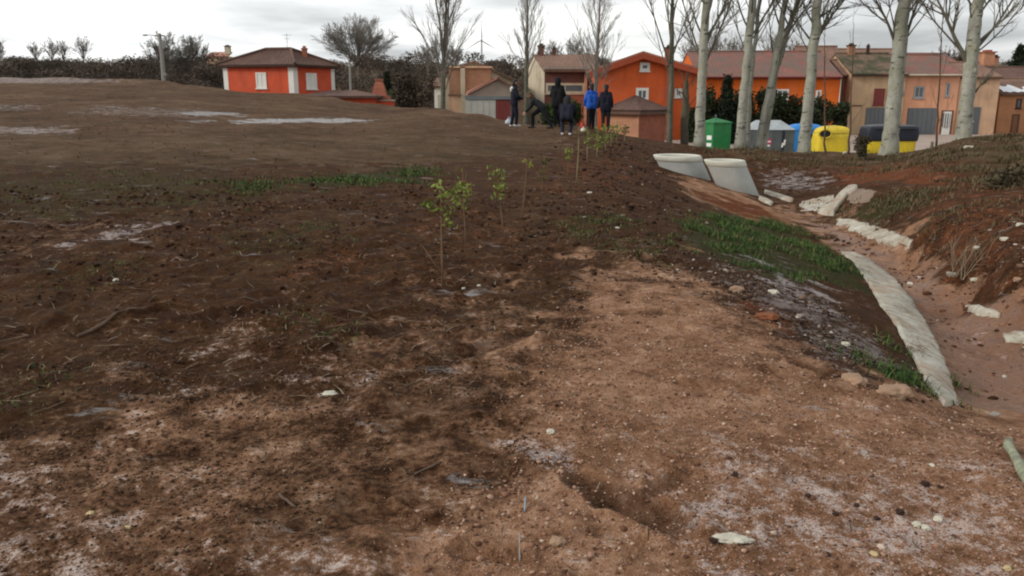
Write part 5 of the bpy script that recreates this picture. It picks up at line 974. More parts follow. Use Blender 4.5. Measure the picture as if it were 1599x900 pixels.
def people():
    f = feet_at(803, 198); person('person in dark navy jacket and pale shoes standing side on, furthest left of the group', f, 1.74, radians(80), stand(lean=.02, stride=.10, armR=((.22, .10, 1.14), (.16, .30, 1.02)), armL=((-.22, .06, 1.13), (-.17, .27, 1.0))), CL_NAVY, CL_NAVY, HAIR_D, SHOE_W, .12)
    b = bpy.data.objects[[o.name for o in bpy.data.objects if o.name.startswith('person')][-1]]; mb = MB(); capsule(mb, f + Vector((-.085, .09, 1.45)), f + Vector((-.08, -.10, 1.43)), .055, .055); capsule(mb, f + Vector((-.11, .03, 1.43)), f + Vector((-.125, -.03, 1.33)), .055, .04); remesh(mb.build('white_hood', plain('white_cloth', (.62, .60, .57), .9, .1), b), .015)
    f = feet_at(846, 198, 30.5); p = dict(pel=(0, 0, .80), chest=(0, .22, .96), neck=(0, .36, 1.08), head=(.0, .46, 1.20), look=(0, 1, -.3), shL=(-.17, .32, 1.02), shR=(.17, .32, 1.02), hpL=(-.10, 0, .76), hpR=(.10, 0, .76), knL=(-.16, -.22, .42), knR=(.14, .38, .50), anL=(-.18, -.40, .085), anR=(.15, .38, .085), elL=(-.2, .42, .78), elR=(.22, .46, .80), wrL=(-.14, .60, .60), wrR=(.16, .64, .62))
    person('person with brown hair bent low with legs apart, facing left beside the standing figure', f, 1.72, radians(-78), p, CL_GREY, CL_BLACK, HAIR_B, SHOE_D)
    f = feet_at(870, 198, 31.0); person('person in long black hooded coat standing behind the crouching one', f, 1.78, radians(15), stand(lean=.04, armR=((.25, .06, 1.14), (.17, .28, 1.05)), armL=((-.25, .06, 1.14), (-.17, .28, 1.05))), CL_BLACK, CL_BLACK, HAIR_D, SHOE_D, .35, CL_BLACK)
    f = feet_at(884, 211, 26.8); p = dict(pel=(0, -.06, .62), chest=(0, .12, .86), neck=(0, .26, 1.03), head=(0, .36, 1.15), look=(0, 1, -.5), shL=(-.18, .20, .96), shR=(.18, .20, .96), hpL=(-.11, -.03, .58), hpR=(.11, -.03, .58), knL=(-.17, .30, .50), knR=(.17, .26, .42), anL=(-.13, .02, .085), anR=(.14, -.10, .085), elL=(-.27, .30, .72), elR=(.27, .30, .72), wrL=(-.17, .48, .55), wrR=(.17, .48, .55))
    person('person in navy jacket crouching with back turned and grey hood, nearest of the group', f, 1.70, radians(10), p, CL_NAVY, CL_JEAN, HAIR_D, SHOE_W, 0, CL_GREY)
    f = feet_at(923, 200.5, 30.2); person('person in bright royal blue jacket and black trousers seen from behind', f, 1.62, radians(-10), stand(lean=.03, armL=((-.26, .02, 1.13), (-.24, .12, .90)), armR=((.25, .05, 1.14), (.19, .26, 1.02))), CL_BLUE, CL_BLACK, HAIR_D, SHOE_D, .06)
    f = feet_at(945, 200.5, 30.0); person('person in dark navy coat and grey trousers seen from behind, furthest right of the group', f, 1.64, radians(8), stand(lean=.03, armL=((-.27, .0, 1.12), (-.31, .02, .86)), feet=(-.09, .11)), CL_NAVY, CL_GREY, HAIR_D, SHOE_D, .22)
people()
def bag(name, label, px, py, D, mat, h, w, cat='bag'):
    c = atD(px, py, D); g = ground(c.x, D); t = empty(name, (c.x, D, g), label, cat); b = MB(); n = 18
    for j, (z, r) in enumerate(((0, .75), (.12, 1.0), (.4, .95), (.7, .72), (.88, .35), (1.0, .42))):
        for q in range(n): a = 2 * pi * q / n; k = 1 + .14 * sin(a * 5 + j * 2.1) + random.uniform(-.06, .06); b.v.append((c.x + cos(a) * w / 2 * r * k, D + sin(a) * w * .35 * r * k, g + h * z))
    for j in range(5):
        for q in range(n): q2 = (q + 1) % n; b.f.append((j * n + q, j * n + q2, (j + 1) * n + q2, (j + 1) * n + q))
    b.f.append(tuple(range(n))[::-1]); b.build('sack', mat, t, True); b = MB(); b.tube([(c.x - w * .14, D, g + h * .95), (c.x - w * .1, D, g + h * 1.18), (c.x + w * .1, D, g + h * 1.18), (c.x + w * .14, D, g + h * .95)], [.012] * 4, 6); b.build('handle', mat, t)
bag('red_bag', 'red bag lying on the soil at the left of the blue jacket', 910, 191, 29.5, plain('red_plastic', (.36, .04, .02), .6, .2), .28, .20)
bag('white_bag', 'small crumpled white bag on the soil beside the red one', 911, 198, 28.5, plain('white_plastic', (.62, .58, .54), .6, .1, bump=0), .14, .2)
bag('plastic_bag', 'pale plastic bag on the ground at the heels of the leftmost person', 795, 189, 33.5, plain('bluish_plastic', (.42, .46, .52), .5, .2, bump=0), .24, .34)

# ---------------------------------------------------------------- planted saplings
STEM = plain('sapling_stem', (.17, .10, .055), .8, .25, 8); STEMG = plain('greenish_stem', (.22, .19, .09), .8, .25, 8)
def sapling(label, base, top, crown, nleaf, size=.03, leaves=LIVE, stem=STEM, r=.007, twigs=6, side=None, name='sapling'):
    """base/top pixels of the stem; crown = list of (x, y, rx, ry) leaf clumps in the photo"""
    g = on_ground(*base); D = g.y; a = g; c = atD(*top, D); t = empty(name, g, label, 'sapling', 'planted saplings in a row'); b = MB(); mid = a.lerp(c, .5) + Vector((random.uniform(-.012, .012), random.uniform(-.02, .02), 0)); b.tube([a - Vector((0, 0, .04)), a.lerp(mid, .5), mid, mid.lerp(c, .5), c], [r * 1.3, r * 1.1, r, r * .8, r * .5], 6); k = D / FPX; cs, rs = [], []
    for (x, y, rx, ry) in crown: q = atD(x, y, D); q.y += random.uniform(-.08, .08); cs.append(q); rs.append((rx * k, rx * k * .8, ry * k)); f = min(max((q.z - a.z) / max(c.z - a.z, .01) - .12, .3), .97); s = a.lerp(c, f); b.tube([s, s.lerp(q, .6) + Vector((0, 0, .01)), q], [r * .55, r * .4, r * .3], 4)
    if side: s = atD(*side[0], D); e = atD(*side[1], D); b.tube([a.lerp(c, .12), e.lerp(s, .5) + Vector((.01, -.02, 0)), s], [r * .6, r * .5, r * .3], 5)
    b.build('stem', stem, t, True)
    if nleaf: leaf_cloud('foliage', cs, rs, nleaf, size, leaves, t, hollow=.1, long=1.7)
YEL = leaf_mat('yellowing_leaves', (.19, .19, .035), .4); DULL = leaf_mat('dull_leaves', (.09, .11, .03), .5)
sapling('nearest sapling with a bushy crown of fresh green leaves', (691, 449), (689, 285), [(672, 317, 14, 8), (690, 300, 13, 11), (708, 308, 14, 10), (722, 318, 12, 8), (698, 330, 16, 10), (682, 290, 8, 10), (715, 292, 8, 8), (700, 345, 8, 6), (728, 300, 8, 9)], 190, .027, side=((660, 384), (682, 420)), r=.008)
sapling('thin almost leafless sapling right behind the nearest bushy one', (728, 392), (722, 262), [(722, 268, 6, 8), (736, 292, 5, 5)], 14, .024, YEL, r=.005)
sapling('sapling with a small tight green crown, second along the row', (787, 374), (775, 260), [(770, 268, 6, 6), (782, 266, 7, 6), (776, 280, 9, 9), (778, 295, 8, 9), (786, 285, 5, 8), (778, 306, 4, 4)], 85, .030)
sapling('slim sapling with a few yellowish leaves at its tip, third along the row', (815, 341), (823, 250), [(822, 252, 8, 5), (828, 258, 5, 4)], 26, .028, YEL, r=.006)
sapling('slim sapling with dull green leaves along its upper stem, right of the yellowish one', (845, 306), (851, 244), [(850, 250, 4, 7), (846, 266, 4, 7), (852, 258, 4, 6), (844, 280, 2, 4)], 60, .03, DULL, r=.006)
sapling('small sapling wrapped in green leaves in the middle of the row', (886, 279), (887, 229), [(887, 236, 4, 7), (886, 246, 4, 6)], 60, .034, r=.006)
sapling('tall bare stem sapling leaning slightly right, in front of the people', (900, 284), (904, 200), [(903, 205, 4, 6)], 12, .03, YEL, STEMG, r=.010)
for bx, by, tx, ty, cr, n, lf, lab in ((917, 250, 918, 202, [(918, 210, 3, 6), (918, 222, 3, 6)], 34, LIVE, 'sapling with green leaves in front of the blue jacket'), (932, 246, 934, 200, [(933, 206, 5, 7), (932, 218, 5, 8), (935, 226, 4, 6)], 75, LIVE, 'bright green leafy sapling right of the blue jacket'), (945, 236, 946, 198, [(945, 203, 5, 6), (946, 213, 5, 7), (943, 221, 4, 5)], 65, LIVE, 'bright green leafy sapling in front of the rightmost person'), (954, 228, 955, 196, [(955, 204, 4, 7), (956, 212, 4, 6)], 40, DULL, 'dull green sapling between the rightmost person and the outbuilding'), (963, 224, 963, 188, [(961, 196, 7, 6), (966, 204, 8, 7), (960, 210, 6, 6)], 85, LIVE, 'wide leafy sapling in front of the brick outbuilding'), (975, 222, 977, 194, [(977, 199, 5, 5), (976, 206, 5, 5)], 55, DULL, 'last low sapling of the row before the outbuilding wall')):
    sapling(lab, (bx, by), (tx, ty), cr, n, .05, lf, STEMG, r=.010)

# ---------------------------------------------------------------- stones, sticks, poles
def stone_mat(name, c): return plain(name, c, .9, .3, 9, .5, 45)
ST_W = stone_mat('white_stone', (.48, .45, .37)); ST_T = stone_mat('tan_stone', (.31, .20, .13)); ST_G = stone_mat('grey_stone', (.26, .23, .20)); CLODM = stone_mat('dark_clod', (.035, .016, .010)); ST_Y = stone_mat('yellow_stone', (.46, .36, .19)); BRK = stone_mat('brick_piece', (.20, .07, .03))
def stone(name, label, px, py, wpx, mat, flat=.55, asp=1.2, sink=.25, ang=None, cat='stone', group=None):
    wpx *= .72 if mat is CLODM else 1
    g = on_ground(px, py); r = wpx * (g.y * CP + (CAMZ - g.z) * SP) / FPX / 2; bm = bmesh.new(); bmesh.ops.create_icosphere(bm, subdivisions=2 if wpx < 12 else (4 if wpx > 24 or mat is CLODM else 3), radius=1); sd = random.uniform(0, 90); a = random.uniform(0, 3) if ang is None else ang
    co = np.array([v.co[:] for v in bm.verts]); n = gnoise(co[:, 0] * 1.3 + sd, co[:, 1] * 1.3 + co[:, 2] * 1.7); n2 = gnoise(co[:, 0] * 3 + sd, co[:, 1] * 3 - co[:, 2] * 3.1) + .6 * gnoise(co[:, 0] * 7 + sd, co[:, 1] * 7 + co[:, 2] * 6)
    for v, k, k2 in zip(bm.verts, n, n2):
        p = Vector(v.co) * (1 + .30 * k + (.26 if mat is CLODM or mat is BRK else .14) * k2); p.z = max(min(p.z, .8), -.8); x, y = p.x * r, p.y * r / asp; v.co = (x * cos(a) - y * sin(a), x * sin(a) + y * cos(a), p.z * r * flat)
    me = bpy.data.meshes.new(name); bm.to_mesh(me); bm.free(); me.polygons.foreach_set('use_smooth', [True] * len(me.polygons)) if wpx > 14 else None; o = link(name, me, mat); o.location = g + Vector((0, 0, r * flat * (1 - 2 * sink) * .8)); return props(o, label, cat, group)
for q in [('flat_stone', 'pale yellowish flat stone alone on the dark soil left of centre', 514, 615, 26, ST_W, .4, 1.5, .2, .3), ('stone', 'small bright white stone near the middle furrow', 860, 680, 13, ST_W, .7, 1.1), ('boulder', 'rounded tan boulder beside the near end of the concrete lining', 1396, 617, 56, ST_T, .5, 1.5, .3, 0.1), ('boulder', 'smaller tan boulder left of the rounded one', 1332, 599, 40, ST_T, .6, 1.2, .3),
          ('stone', 'tallest of the three cream stones in a cluster at lower right', 1466, 806, 13, ST_W, .9, 1.1, .15), ('stone', 'left one of the three cream stones in a cluster at lower right', 1432, 814, 14, ST_W, .7, 1.1, .15), ('stone', 'middle one of the three cream stones in a cluster at lower right', 1447, 819, 13, ST_W, .8, 1.1, .15), ('flat_stone', 'long pale flat stone half buried in frosty soil at bottom right', 1146, 845, 58, ST_W, .22, 2.2, .3, -.15), ('stone', 'orange tan stone at the bottom centre below the deep furrow', 870, 843, 26, ST_T, .6, 1.2),
          ('soil_clod', 'dark wet clod standing alone right of the deep furrow', 1148, 740, 15, CLODM, .9, 1.1, .1), ('soil_clod', 'dark clod on the left end of the long pale flat stone', 1114, 847, 17, CLODM, .7, 1.2, .1), ('soil_clod', 'largest of the dark clods in the right hand frost patch', 1405, 801, 19, CLODM, .7, 1.2, .1), ('soil_clod', 'dark clod left of the largest one in the right hand frost patch', 1370, 803, 15, CLODM, .7, 1.3, .1), ('soil_clod', 'dark clod at the left end of the clod line in the frost patch', 1305, 799, 14, CLODM, .7, 1.2, .1), ('soil_clod', 'dark clod above the clod line in the frost patch', 1338, 782, 13, CLODM, .7, 1.2, .1), ('soil_clod', 'big crumbled dark clod near the right edge above the cream stones', 1446, 753, 18, CLODM, .7, 1.2, .1), ('soil_clod', 'flat dark clod just right of the crumbled one', 1468, 757, 15, CLODM, .5, 1.6, .1), ('soil_clod', 'dark clod at the bottom of the frosty patch', 1294, 864, 15, CLODM, .6, 1.5, .1), ('soil_clod', 'small dark clod left of the clod line', 1262, 772, 14, CLODM, .7, 1.2, .1),
          ('stone', 'grey stone in the middle of the right foreground', 1350, 702, 13, ST_G, .6, 1.3), ('stone', 'pale stone above the crumbled dark clod', 1455, 728, 10, ST_W, .6, 1.3), ('stone', 'yellow stone at the bottom right of the frost patch', 1366, 856, 15, ST_Y, .5, 1.2), ('stone', 'yellowish stone at the bottom right corner', 1573, 886, 13, ST_Y, .7, 1.2), ('stone', 'small tan stone on the left foreground soil', 205, 705, 16, ST_T, .5, 1.6), ('stone', 'pale stone at the lower left of the foreground', 200, 831, 12, ST_Y, .6, 1.2), ('stone', 'yellow stone beside the dark hollow at lower left', 142, 813, 13, ST_Y, .6, 1.2), ('stone', 'white stone on the dark field at upper left', 181, 435, 11, ST_W, .5, 1.4), ('stone', 'white stone near the foot of the nearest sapling', 724, 446, 7, ST_W, .6, 1.2), ('stone', 'white stone right of the nearest sapling', 748, 450, 7, ST_W, .6, 1.2), ('stone', 'white stone at the right of the sapling row', 921, 300, 9, ST_W, .5, 1.4), ('stone', 'white stone between sapling row and slope', 964, 357, 8, ST_W, .5, 1.4),
          ('brick_piece', 'orange brick fragment sunk in the slope above the ditch', 1196, 499, 40, BRK, .35, 1.4, .4), ('stone', 'bright white stone on the slope above the orange brick fragment', 1207, 462, 18, ST_W, .5, 1.4), ('stone', 'tan stone on the slope left of the white one', 1150, 457, 24, ST_T, .6, 1.3), ('stone', 'pale stone low on the slope', 1320, 540, 14, ST_W, .6, 1.3), ('stone', 'white stone right beside the ditch end at the right edge', 1553, 652, 14, ST_G, .6, 1.2), ('stone', 'pink stone on the right bank', 1589, 437, 12, ST_T, .7, 1.2), ('stone', 'white stone at the top of the right bank', 1592, 354, 13, ST_W, .6, 1.3), ('stone', 'white stone among dark weeds on the right bank', 1568, 376, 13, ST_W, .6, 1.3), ('stone', 'white stone below the others on the right bank', 1524, 388, 11, ST_W, .6, 1.3), ('stone', 'white stone at the foot of the right bank', 1522, 438, 15, ST_W, .5, 1.4), ('stone', 'pale stone in the stones line at the bank foot', 1486, 430, 16, ST_G, .5, 1.5), ('stone', 'pale stone in the wet ditch bed', 1421, 443, 10, ST_W, .6, 1.3), ('stone', 'orange stone at the right end of the red patch', 1462, 282, 12, BRK, .7, 1.2), ('stone', 'white stone on the mound behind the rightmost poplar', 1513, 229, 14, ST_W, .4, 1.8), ('stone', 'white stone at the foot of the yellow container', 1319, 241, 11, ST_W, .5, 1.6)]:
    stone(*q[:6], **dict(zip(('flat', 'asp', 'sink', 'ang'), q[6:])))
def stick(name, label, a, b, r, mat, cat='stick', up=.0, seg=6):
    p, q = on_ground(*a), on_ground(*b); p.z += r * .8; q.z += r * .8 + up; n = MB(); pts, rr = [], []
    for i in range(seg + 1): u = i / seg; c = p.lerp(q, u); c.z = max(c.z, ground(c.x, c.y) + r * .6) if not up else c.z; pts.append(c + Vector((random.gauss(0, r * .25), random.gauss(0, r * .25), 0))); rr.append(r * random.uniform(.85, 1.1))
    n.tube(pts, rr, 10); o = n.build(name, mat, None, True); return props(o, label, cat)
GREENW = bark('grey_green_branch', (.30, .31, .22), (.08, .07, .05), 6, (.22, .24, .13), True)
stick('cut_branch', 'thick grey green cut branch lying at the right edge', (1571, 686), (1612, 775), .024, GREENW); stick('twig', 'thin pale twig stuck upright near the bottom centre', (812, 862), (811, 838), .0035, plain('grey_twig', (.25, .24, .21)), up=.02); stick('twig', 'small bluish peg left of the deep furrow', (819, 800), (821, 790), .004, plain('blue_grey_peg', (.22, .26, .30)), up=.03); stick('twig', 'thin dark twig on the soil left of the furrow', (648, 740), (690, 728), .005, BARK_T)
stick('branch', 'long pale bent branch half buried in the dark field at left', (120, 524), (240, 482), .012, plain('weathered_branch', (.10, .065, .044))); stick('twig', 'short pale twig at lower left', (436, 780), (462, 800), .006, plain('weathered_branch', (.12, .08, .055)))
def posts():
    D = 23.5; a = atD(1452, 250, D); g = ground(a.x, D); b = MB(); z = atD(1452, 221, D).z; b.tube([(a.x, D, g - .2), (a.x + .01, D, z)], [.045, .04], 8); props(b.build('wooden_post', bark('post_wood', (.14, .12, .085), (.05, .04, .03), 2, None, False)), 'short wooden post standing on the bank left of the rightmost poplar', 'post')
    CP_ = plain('concrete_pole', (.26, .25, .23), .9, .15)
    D = 76; a = atD(255.5, 128, D); t = empty('utility_pole', (a.x, D, a.z - 1.5), 'weathered utility pole with a street lamp arm on the far left skyline', 'utility pole'); tp = atD(250.5, 52, D); b = MB(); b.tube([(a.x, D, a.z - 2), (tp.x * .5 + a.x * .5, D, (a.z + tp.z) / 2), (a.x + .05, D, tp.z)], [.20, .17, .13], 8); b.build('pole', CP_, t)
    b = MB(); z = atD(0, 57, D).z; b.tube([(a.x, D, z), (a.x - .5, D, z + .12), (a.x - 1.1, D, z + .16)], [.03, .03, .025], 6); b.build('lamp_arm', GREYMETAL, t); b = MB(); b.sphere((a.x - 1.25, D, z + .13), (.28, .1, .07), 10, 6); b.build('lamp_head', GREYMETAL, t, True); b = MB(); b.box(a.x - .4, a.x + .4, D - .08, D - .0, tp.z - .25, tp.z - .13); b.build('crossarm', CP_, t); b = MB(); b.box(a.x + .12, a.x + .32, D - .22, D - .02, atD(0, 118, D).z, atD(0, 113, D).z); b.build('junction_box', CP_, t)
    D = 80; a = atD(548, 146, D); t = empty('lamp_post', (a.x, D, a.z), 'pale lamp post with curved arm behind the sunken garage', 'lamp post'); z = atD(0, 98, D).z; b = MB(); b.tube([(a.x, D, a.z - 1.5), (a.x, D, z)], [.14, .10], 8); b.build('pole', CP_, t); b = MB(); b.tube([(a.x, D, z), (a.x - .2, D, z + .5), (a.x - .8, D, z + .75)], [.05, .04, .035], 6); b.build('lamp_arm', CP_, t); b = MB(); b.sphere((a.x - 1, D, z + .74), (.3, .12, .08), 10, 6); b.build('lamp_head', GREYMETAL, t, True)
    D = 620; c = atD(752, 63, D); t = empty('wind_turbine', (c.x, D, c.z - 30), 'tiny white wind turbine on the far ridge above the cream gable', 'wind turbine'); b = MB(); b.tube([(c.x, D, c.z - 40), (c.x, D, c.z)], [1.0, .6], 8); wm = plain('turbine_white', (.5, .5, .5), .6, .05, bump=0); b.build('tower', wm, t); b = MB(); b.box(c.x - .7, c.x + .7, D - 2, D + 1.5, c.z - .6, c.z + .8); n = b.build('nacelle', wm, t); b = MB(); b.sphere((c.x, D - 2.4, c.z), .9, 10, 6); b.build('hub', wm, t)
    for a in (75 + 45, 195 + 45, 315 + 45): b = MB(); d = Vector((sin(radians(a)), 0, cos(radians(a)))); e = Vector((d.z, 0, -d.x)); o = Vector((c.x, D - 2.5, c.z)); b.prism([o + e * .3, o + d * 3 + e * .7, o + d * 13 + e * .12, o + d * 13, o - e * .25], (0, .25, 0)); fix_normals(b.build('blade', wm, t))
posts()

# ---------------------------------------------------------------- ground litter, gravel, grass (what nobody could count)
def shade_mat(name, stops, rough=.9):
    t = NT(name); col = t.ramp(t.attr('shade'), stops); col = t.mix(1.0, col, t.ramp(t.noise(60, 3), [(.3, (.7, .7, .7)), (.7, (1.2, 1.2, 1.2))]), 'MULTIPLY'); t.set('Base Color', col); t.set('Roughness', rough); t.b.inputs['Specular IOR Level'].default_value = .15; return t.m
def pebbles(name, label, P, size, mat, flat=.6, shade=None):
    """small irregular lumps of soil or stone, as one mesh"""
    bm = bmesh.new(); bmesh.ops.create_icosphere(bm, subdivisions=1, radius=1); bv = np.array([v.co[:] for v in bm.verts]); bf = np.array([[v.index for v in f.verts] for f in bm.faces]); bm.free(); n = len(P); m = len(bv)
    V = bv[None] * (1 + .32 * RNG.normal(size=(n, m, 1)).clip(-1.2, 1.2)); a = RNG.random(n) * 2 * np.pi; s = size[:, None]; x, y = V[..., 0] * s, V[..., 1] * s * (.6 + .4 * RNG.random((n, 1))); ca, sa = np.cos(a)[:, None], np.sin(a)[:, None]; z = gz(P[:, 0], P[:, 1])
    out = np.stack([P[:, 0:1] + x * ca - y * sa, P[:, 1:2] + x * sa + y * ca, z[:, None] + V[..., 2] * s * flat + s * flat * .35], -1).reshape(-1, 3); F = (bf[None] + np.arange(n)[:, None, None] * m).reshape(-1, 3); me = np_mesh(name, out, F); fattr(me, 'shade', np.repeat(RNG.random(n) if shade is None else shade, m)); return props(link(name, me, mat), label, kind='stuff')
FG = [(-150, 1000), (-60, 560), (400, 470), (955, 408), (1010, 402), (1330, 600), (1500, 650), (1750, 700), (1750, 1000)]
TANP = [(955, 412), (1010, 404), (1100, 452), (1330, 600), (1500, 648), (1700, 690), (1800, 960), (700, 960), (640, 860), (720, 760), (840, 690), (800, 600), (860, 510)]
def lognorm(n, med, sg, lo, hi): return np.clip(med * np.exp(RNG.normal(size=n) * sg), lo, hi)
def near(P, far=9.0): r = np.hypot(P[:, 0], P[:, 1]); return P[RNG.random(len(P)) < np.clip(3.6 / r, 0, 1) ** 1.3]
def fuzz(P, s): return P + RNG.normal(size=P.shape) * s
def patchy(P, f, thr):
    n = gnoise(P[:, 0] * f + 17, P[:, 1] * f + 3) + .6 * gnoise(P[:, 0] * f * 2.7, P[:, 1] * f * 2.7 + 50); return P[n + RNG.normal(size=len(P)) * .12 > thr]
def litter():
    P = fuzz(near(in_poly(TANP, 30000)), .12); pebbles('gravel', 'fine tan and reddish gravel strewn over the pale foreground soil', P, lognorm(len(P), .0038, .5, .002, .016), shade_mat('gravel_stones', [(0, (.08, .036, .020)), (.35, (.22, .11, .07)), (.75, (.34, .20, .14)), (.97, (.42, .29, .21)), (1, (.54, .46, .38))]))
    P = near(in_poly([(-150, 980), (-60, 600), (300, 520), (800, 560), (840, 690), (640, 860), (700, 980)], 18000)); P = patchy(fuzz(P, .15), 1.4, -.3); pebbles('soil_crumbs', 'dark crumbs and small stones over the brown soil at left', P, lognorm(len(P), .0042, .5, .002, .014), shade_mat('soil_crumb', [(0, (.03, .014, .007)), (.5, (.075, .037, .019)), (.9, (.15, .08, .045)), (.985, (.24, .15, .09)), (1, (.36, .29, .22))]))
    P = in_poly([(-100, 640), (-100, 300), (620, 290), (960, 300), (1000, 410), (860, 520), (800, 620)], 7000); P = patchy(fuzz(P, .3), 1.1, -.1); r = np.hypot(P[:, 0], P[:, 1]); pebbles('soil_clods', 'ploughed dark clods across the tilled field', P, lognorm(len(P), .011, .5, .004, .036) * np.clip(r / 8, .5, 1.2), shade_mat('soil_clod', [(0, (.018, .008, .004)), (.6, (.05, .023, .011)), (.9, (.10, .052, .027)), (.99, (.15, .09, .055)), (1, (.34, .28, .21))]), .7)
    P = in_poly([(1040, 380), (1180, 430), (1340, 500), (1440, 600), (1400, 612), (1180, 500), (1010, 410)], 3800); P = patchy(fuzz(P, .22), 1.6, -.15); pebbles('slope_rubble', 'stones and crumbled soil on the slope above the ditch', P, lognorm(len(P), .008, .55, .003, .036), shade_mat('rubble', [(0, (.02, .01, .006)), (.6, (.075, .042, .026)), (.92, (.18, .12, .085)), (1, (.45, .40, .35))]))
    P = np.concatenate([patchy(fuzz(in_poly([(1430, 410), (1520, 330), (1700, 320), (1700, 560), (1599, 520), (1520, 470)], 3600), .25), 1.3, -.05), fuzz(in_poly([(1200, 250), (1300, 262), (1330, 290), (1230, 300)], 600), .4), fuzz(in_poly([(1260, 330), (1350, 360), (1440, 420), (1540, 500), (1640, 560), (1640, 630), (1510, 620), (1440, 490), (1330, 400)], 420), .1)]); pebbles('bank_rubble', 'stones and clods on the right bank and ditch bed', P, lognorm(len(P), .011, .6, .004, .06), shade_mat('bank_stone', [(0, (.025, .010, .005)), (.65, (.09, .038, .019)), (.93, (.17, .10, .07)), (1, (.46, .41, .36))]), .5)
    P = patchy(fuzz(in_poly([(960, 215), (1030, 240), (1050, 370), (1000, 410), (930, 330), (900, 260)], 2400), .5), 1.0, -.1); pebbles('mound_clods', 'clods of earth along the edge between field and slope', P, lognorm(len(P), .017, .5, .006, .06), shade_mat('mound_clod', [(0, (.014, .007, .004)), (.7, (.05, .025, .015)), (.96, (.12, .075, .05)), (1, (.36, .31, .26))]), .6)
def blades(name, label, P, h, mat, w=.006, lean=.5, flat=False, tuft=0.0):
    """thin bent blades, two faces each"""
    n = len(P); z = gz(P[:, 0], P[:, 1]); a = RNG.random(n) * 2 * np.pi; d = np.stack([np.cos(a), np.sin(a), 0 * a], -1); s = np.stack([-np.sin(a), np.cos(a), 0 * a], -1); b = np.stack([P[:, 0], P[:, 1], z - .004], -1); L = lean * (.4 + RNG.random(n))[:, None]; H = h[:, None]; up = np.array([[0, 0, 1.0]]); W_ = (w * (.6 + .8 * RNG.random(n)))[:, None]
    if flat: m = b + d * H * .5 + up * (.006 + .012 * RNG.random((n, 1))); t = b + d * H + s * H * .15 * RNG.normal(size=(n, 1)) + up * .006; zt = gz(t[:, 0], t[:, 1]); t[:, 2] = np.maximum(t[:, 2], zt + .004); zm = gz(m[:, 0], m[:, 1]); m[:, 2] = np.maximum(m[:, 2], zm + .005); b = b + up * .008
    else: m = b + d * H * L * .35 + up * H * .6; t = b + d * H * L + up * H * (1.05 - .35 * L)
    V = np.stack([b - s * W_, b + s * W_, m + s * W_ * .8, m - s * W_ * .8, t + s * W_ * .12, t - s * W_ * .12], 1).reshape(-1, 3); F = np.concatenate([np.array([[0, 1, 2, 3]]) + 6 * np.arange(n)[:, None], np.array([[3, 2, 4, 5]]) + 6 * np.arange(n)[:, None]]); me = np_mesh(name, V, F); fattr(me, 'shade', np.repeat(RNG.random(n), 6)); return props(link(name, me, mat), label, kind='stuff')
def tufts(P, k, spread): return np.repeat(P, k, 0) + RNG.normal(size=(len(P) * k, 2)) * spread
GRASSM = shade_mat('green_grass_blades', [(0, (.014, .030, .008)), (.5, (.042, .092, .021)), (.8, (.085, .14, .036)), (1, (.22, .17, .08))]); DRYM = shade_mat('dry_grass_blades', [(0, (.05, .034, .018)), (.5, (.12, .088, .048)), (.8, (.18, .14, .08)), (1, (.085, .10, .038))]); STUBM = shade_mat('stubble_blades', [(0, (.06, .038, .023)), (.6, (.115, .078, .05)), (1, (.19, .14, .095))]); STRAW = shade_mat('straw_litter', [(0, (.03, .016, .009)), (.45, (.075, .045, .028)), (.8, (.17, .115, .072)), (1, (.30, .24, .17))])
def patchy_(poly, n): return patchy(fuzz(in_poly(poly, n), .25), .9, .0)
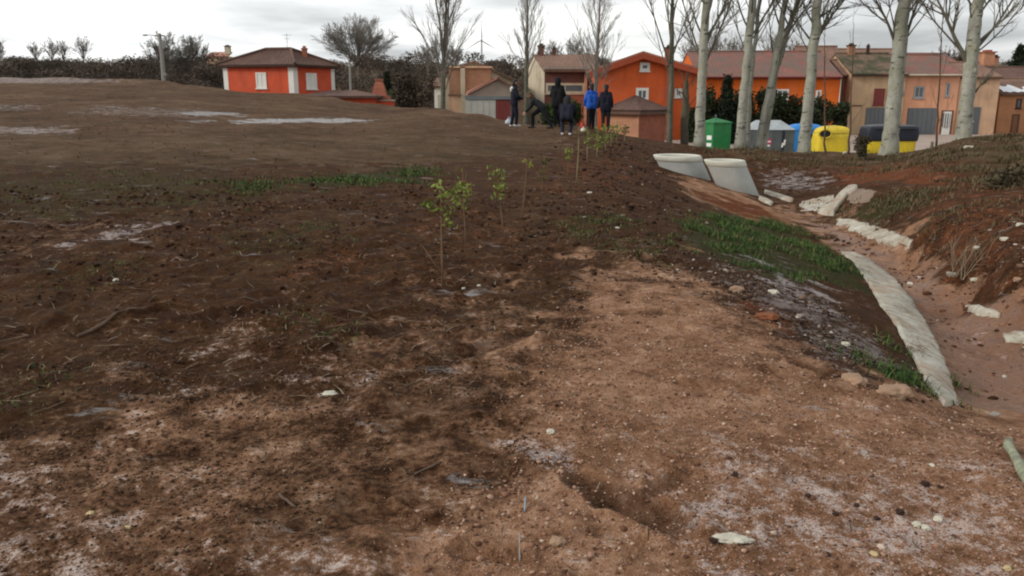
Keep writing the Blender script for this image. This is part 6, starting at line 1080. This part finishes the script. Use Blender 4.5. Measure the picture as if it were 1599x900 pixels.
def vegetation():
    for poly, n, k in (([(1045, 368), (1105, 337), (1200, 345), (1340, 428), (1358, 458), (1250, 425), (1180, 432), (1060, 383)], 1900, 14), ([(1380, 572), (1440, 556), (1444, 600), (1392, 592)], 170, 12), ([(1180, 338), (1230, 346), (1290, 390), (1240, 380)], 260, 12)):
        P = tufts(patchy(fuzz(in_poly(poly, n), .16), 1.1, .14), k, .05); blades('green_grass', 'green grass growing on the ditch slope', P, lognorm(len(P), .052, .4, .02, .14), GRASSM, .0036, .9)
    P = tufts(patchy_([(520, 272), (660, 261), (672, 280), (560, 292), (430, 305), (350, 292)], 520), 9, .10); blades('field_grass', 'short green grass patch on the brown field', P, lognorm(len(P), .045, .35, .02, .10), GRASSM, .006, .8)
    P = np.concatenate([tufts(in_poly(q, n), 7, .07) for q, n in (([(-60, 265), (350, 258), (420, 330), (-60, 345)], 240), ([(340, 370), (530, 335), (550, 380), (400, 425)], 50), ([(860, 352), (950, 330), (1010, 350), (900, 378)], 130), ([(420, 480), (560, 490), (540, 540), (400, 530)], 22), ([(0, 560), (160, 570), (120, 640), (-50, 640)], 16), ([(60, 410), (220, 400), (200, 450), (40, 450)], 26), ([(930, 380), (1040, 370), (1040, 420), (960, 400)], 70))]); blades('weed_tufts', 'sparse low weeds scattered over the field', P, lognorm(len(P), .026, .4, .012, .06), GRASSM, .004, 1.0)
    for poly, n, k, h in (([(1050, 224), (1200, 236), (1400, 240), (1450, 234), (1600, 212), (1700, 215), (1700, 300), (1480, 285), (1440, 262), (1300, 256), (1100, 238)], 2400, 12, .075), ([(1460, 300), (1700, 285), (1700, 360), (1500, 370), (1400, 330)], 520, 10, .05), ([(1320, 332), (1380, 306), (1450, 302), (1400, 336)], 260, 12, .06)):
        P = tufts(patchy(fuzz(in_poly(poly, n), .3), 1.0, .08), k, .10); blades('dry_grass', 'dry yellow brown grass and weeds on the ditch bank', P, lognorm(len(P), h, .4, .04, h * 2.6), DRYM, .007, .75)
    P = near(in_poly(FG, 4200)); blades('straw_litter', 'bits of straw and rotten stalks lying on the soil', P, lognorm(len(P), .035, .55, .012, .16), STRAW, .0016, flat=True)
    P = in_poly([(-60, 640), (-60, 330), (560, 300), (950, 300), (1000, 410), (860, 520), (800, 620)], 5200); blades('stalk_litter', 'dry stalks lying over the tilled field', P, lognorm(len(P), .08, .5, .03, .25), STRAW, .0035, flat=True)
    P = in_poly([(-200, 250), (-200, 130), (345, 145), (700, 180), (960, 215), (820, 300), (300, 300)], 9000); blades('field_stubble', 'short dry stubble over the far field', P, lognorm(len(P), .035, .4, .015, .09), STUBM, .008, .9)
    # bushes and dead weeds on the bank
    for x, yb, yt, w, D, lab in ((1346, 240, 214, 30, 24.5, 'scrubby brown bush between the yellow container and thick poplar'), (1562, 302, 262, 70, 13.6, 'low brown weed bush on the right bank'), (1590, 226, 208, 60, 22.5, 'low brown brush on top of the mound at the right edge')):
        shrub('weed_bush', lab, D, x, yb, yt, w, 1500, leaf_mat('weed_leaves', (.075, .06, .035), .5), .045, 'weeds on the bank')
    g = on_ground(1500, 432); t = empty('dead_weed', g, 'pale dead weed with forked dry stalks on the right bank', 'weed'); b = MB()
    for i in range(16): a = random.uniform(0, 6.3); bough(b, g + Vector((random.gauss(0, .05), random.gauss(0, .05), -.02)), Vector((cos(a) * .5 + .15, sin(a) * .3, 1)), random.uniform(.25, .6), .005, .1, 1, 5, 3, .0022, .5)
    b.build('stalk', plain('dead_stalk', (.22, .165, .11), .9, .2), t)
    g = on_ground(1598, 432); 
litter(); vegetation()
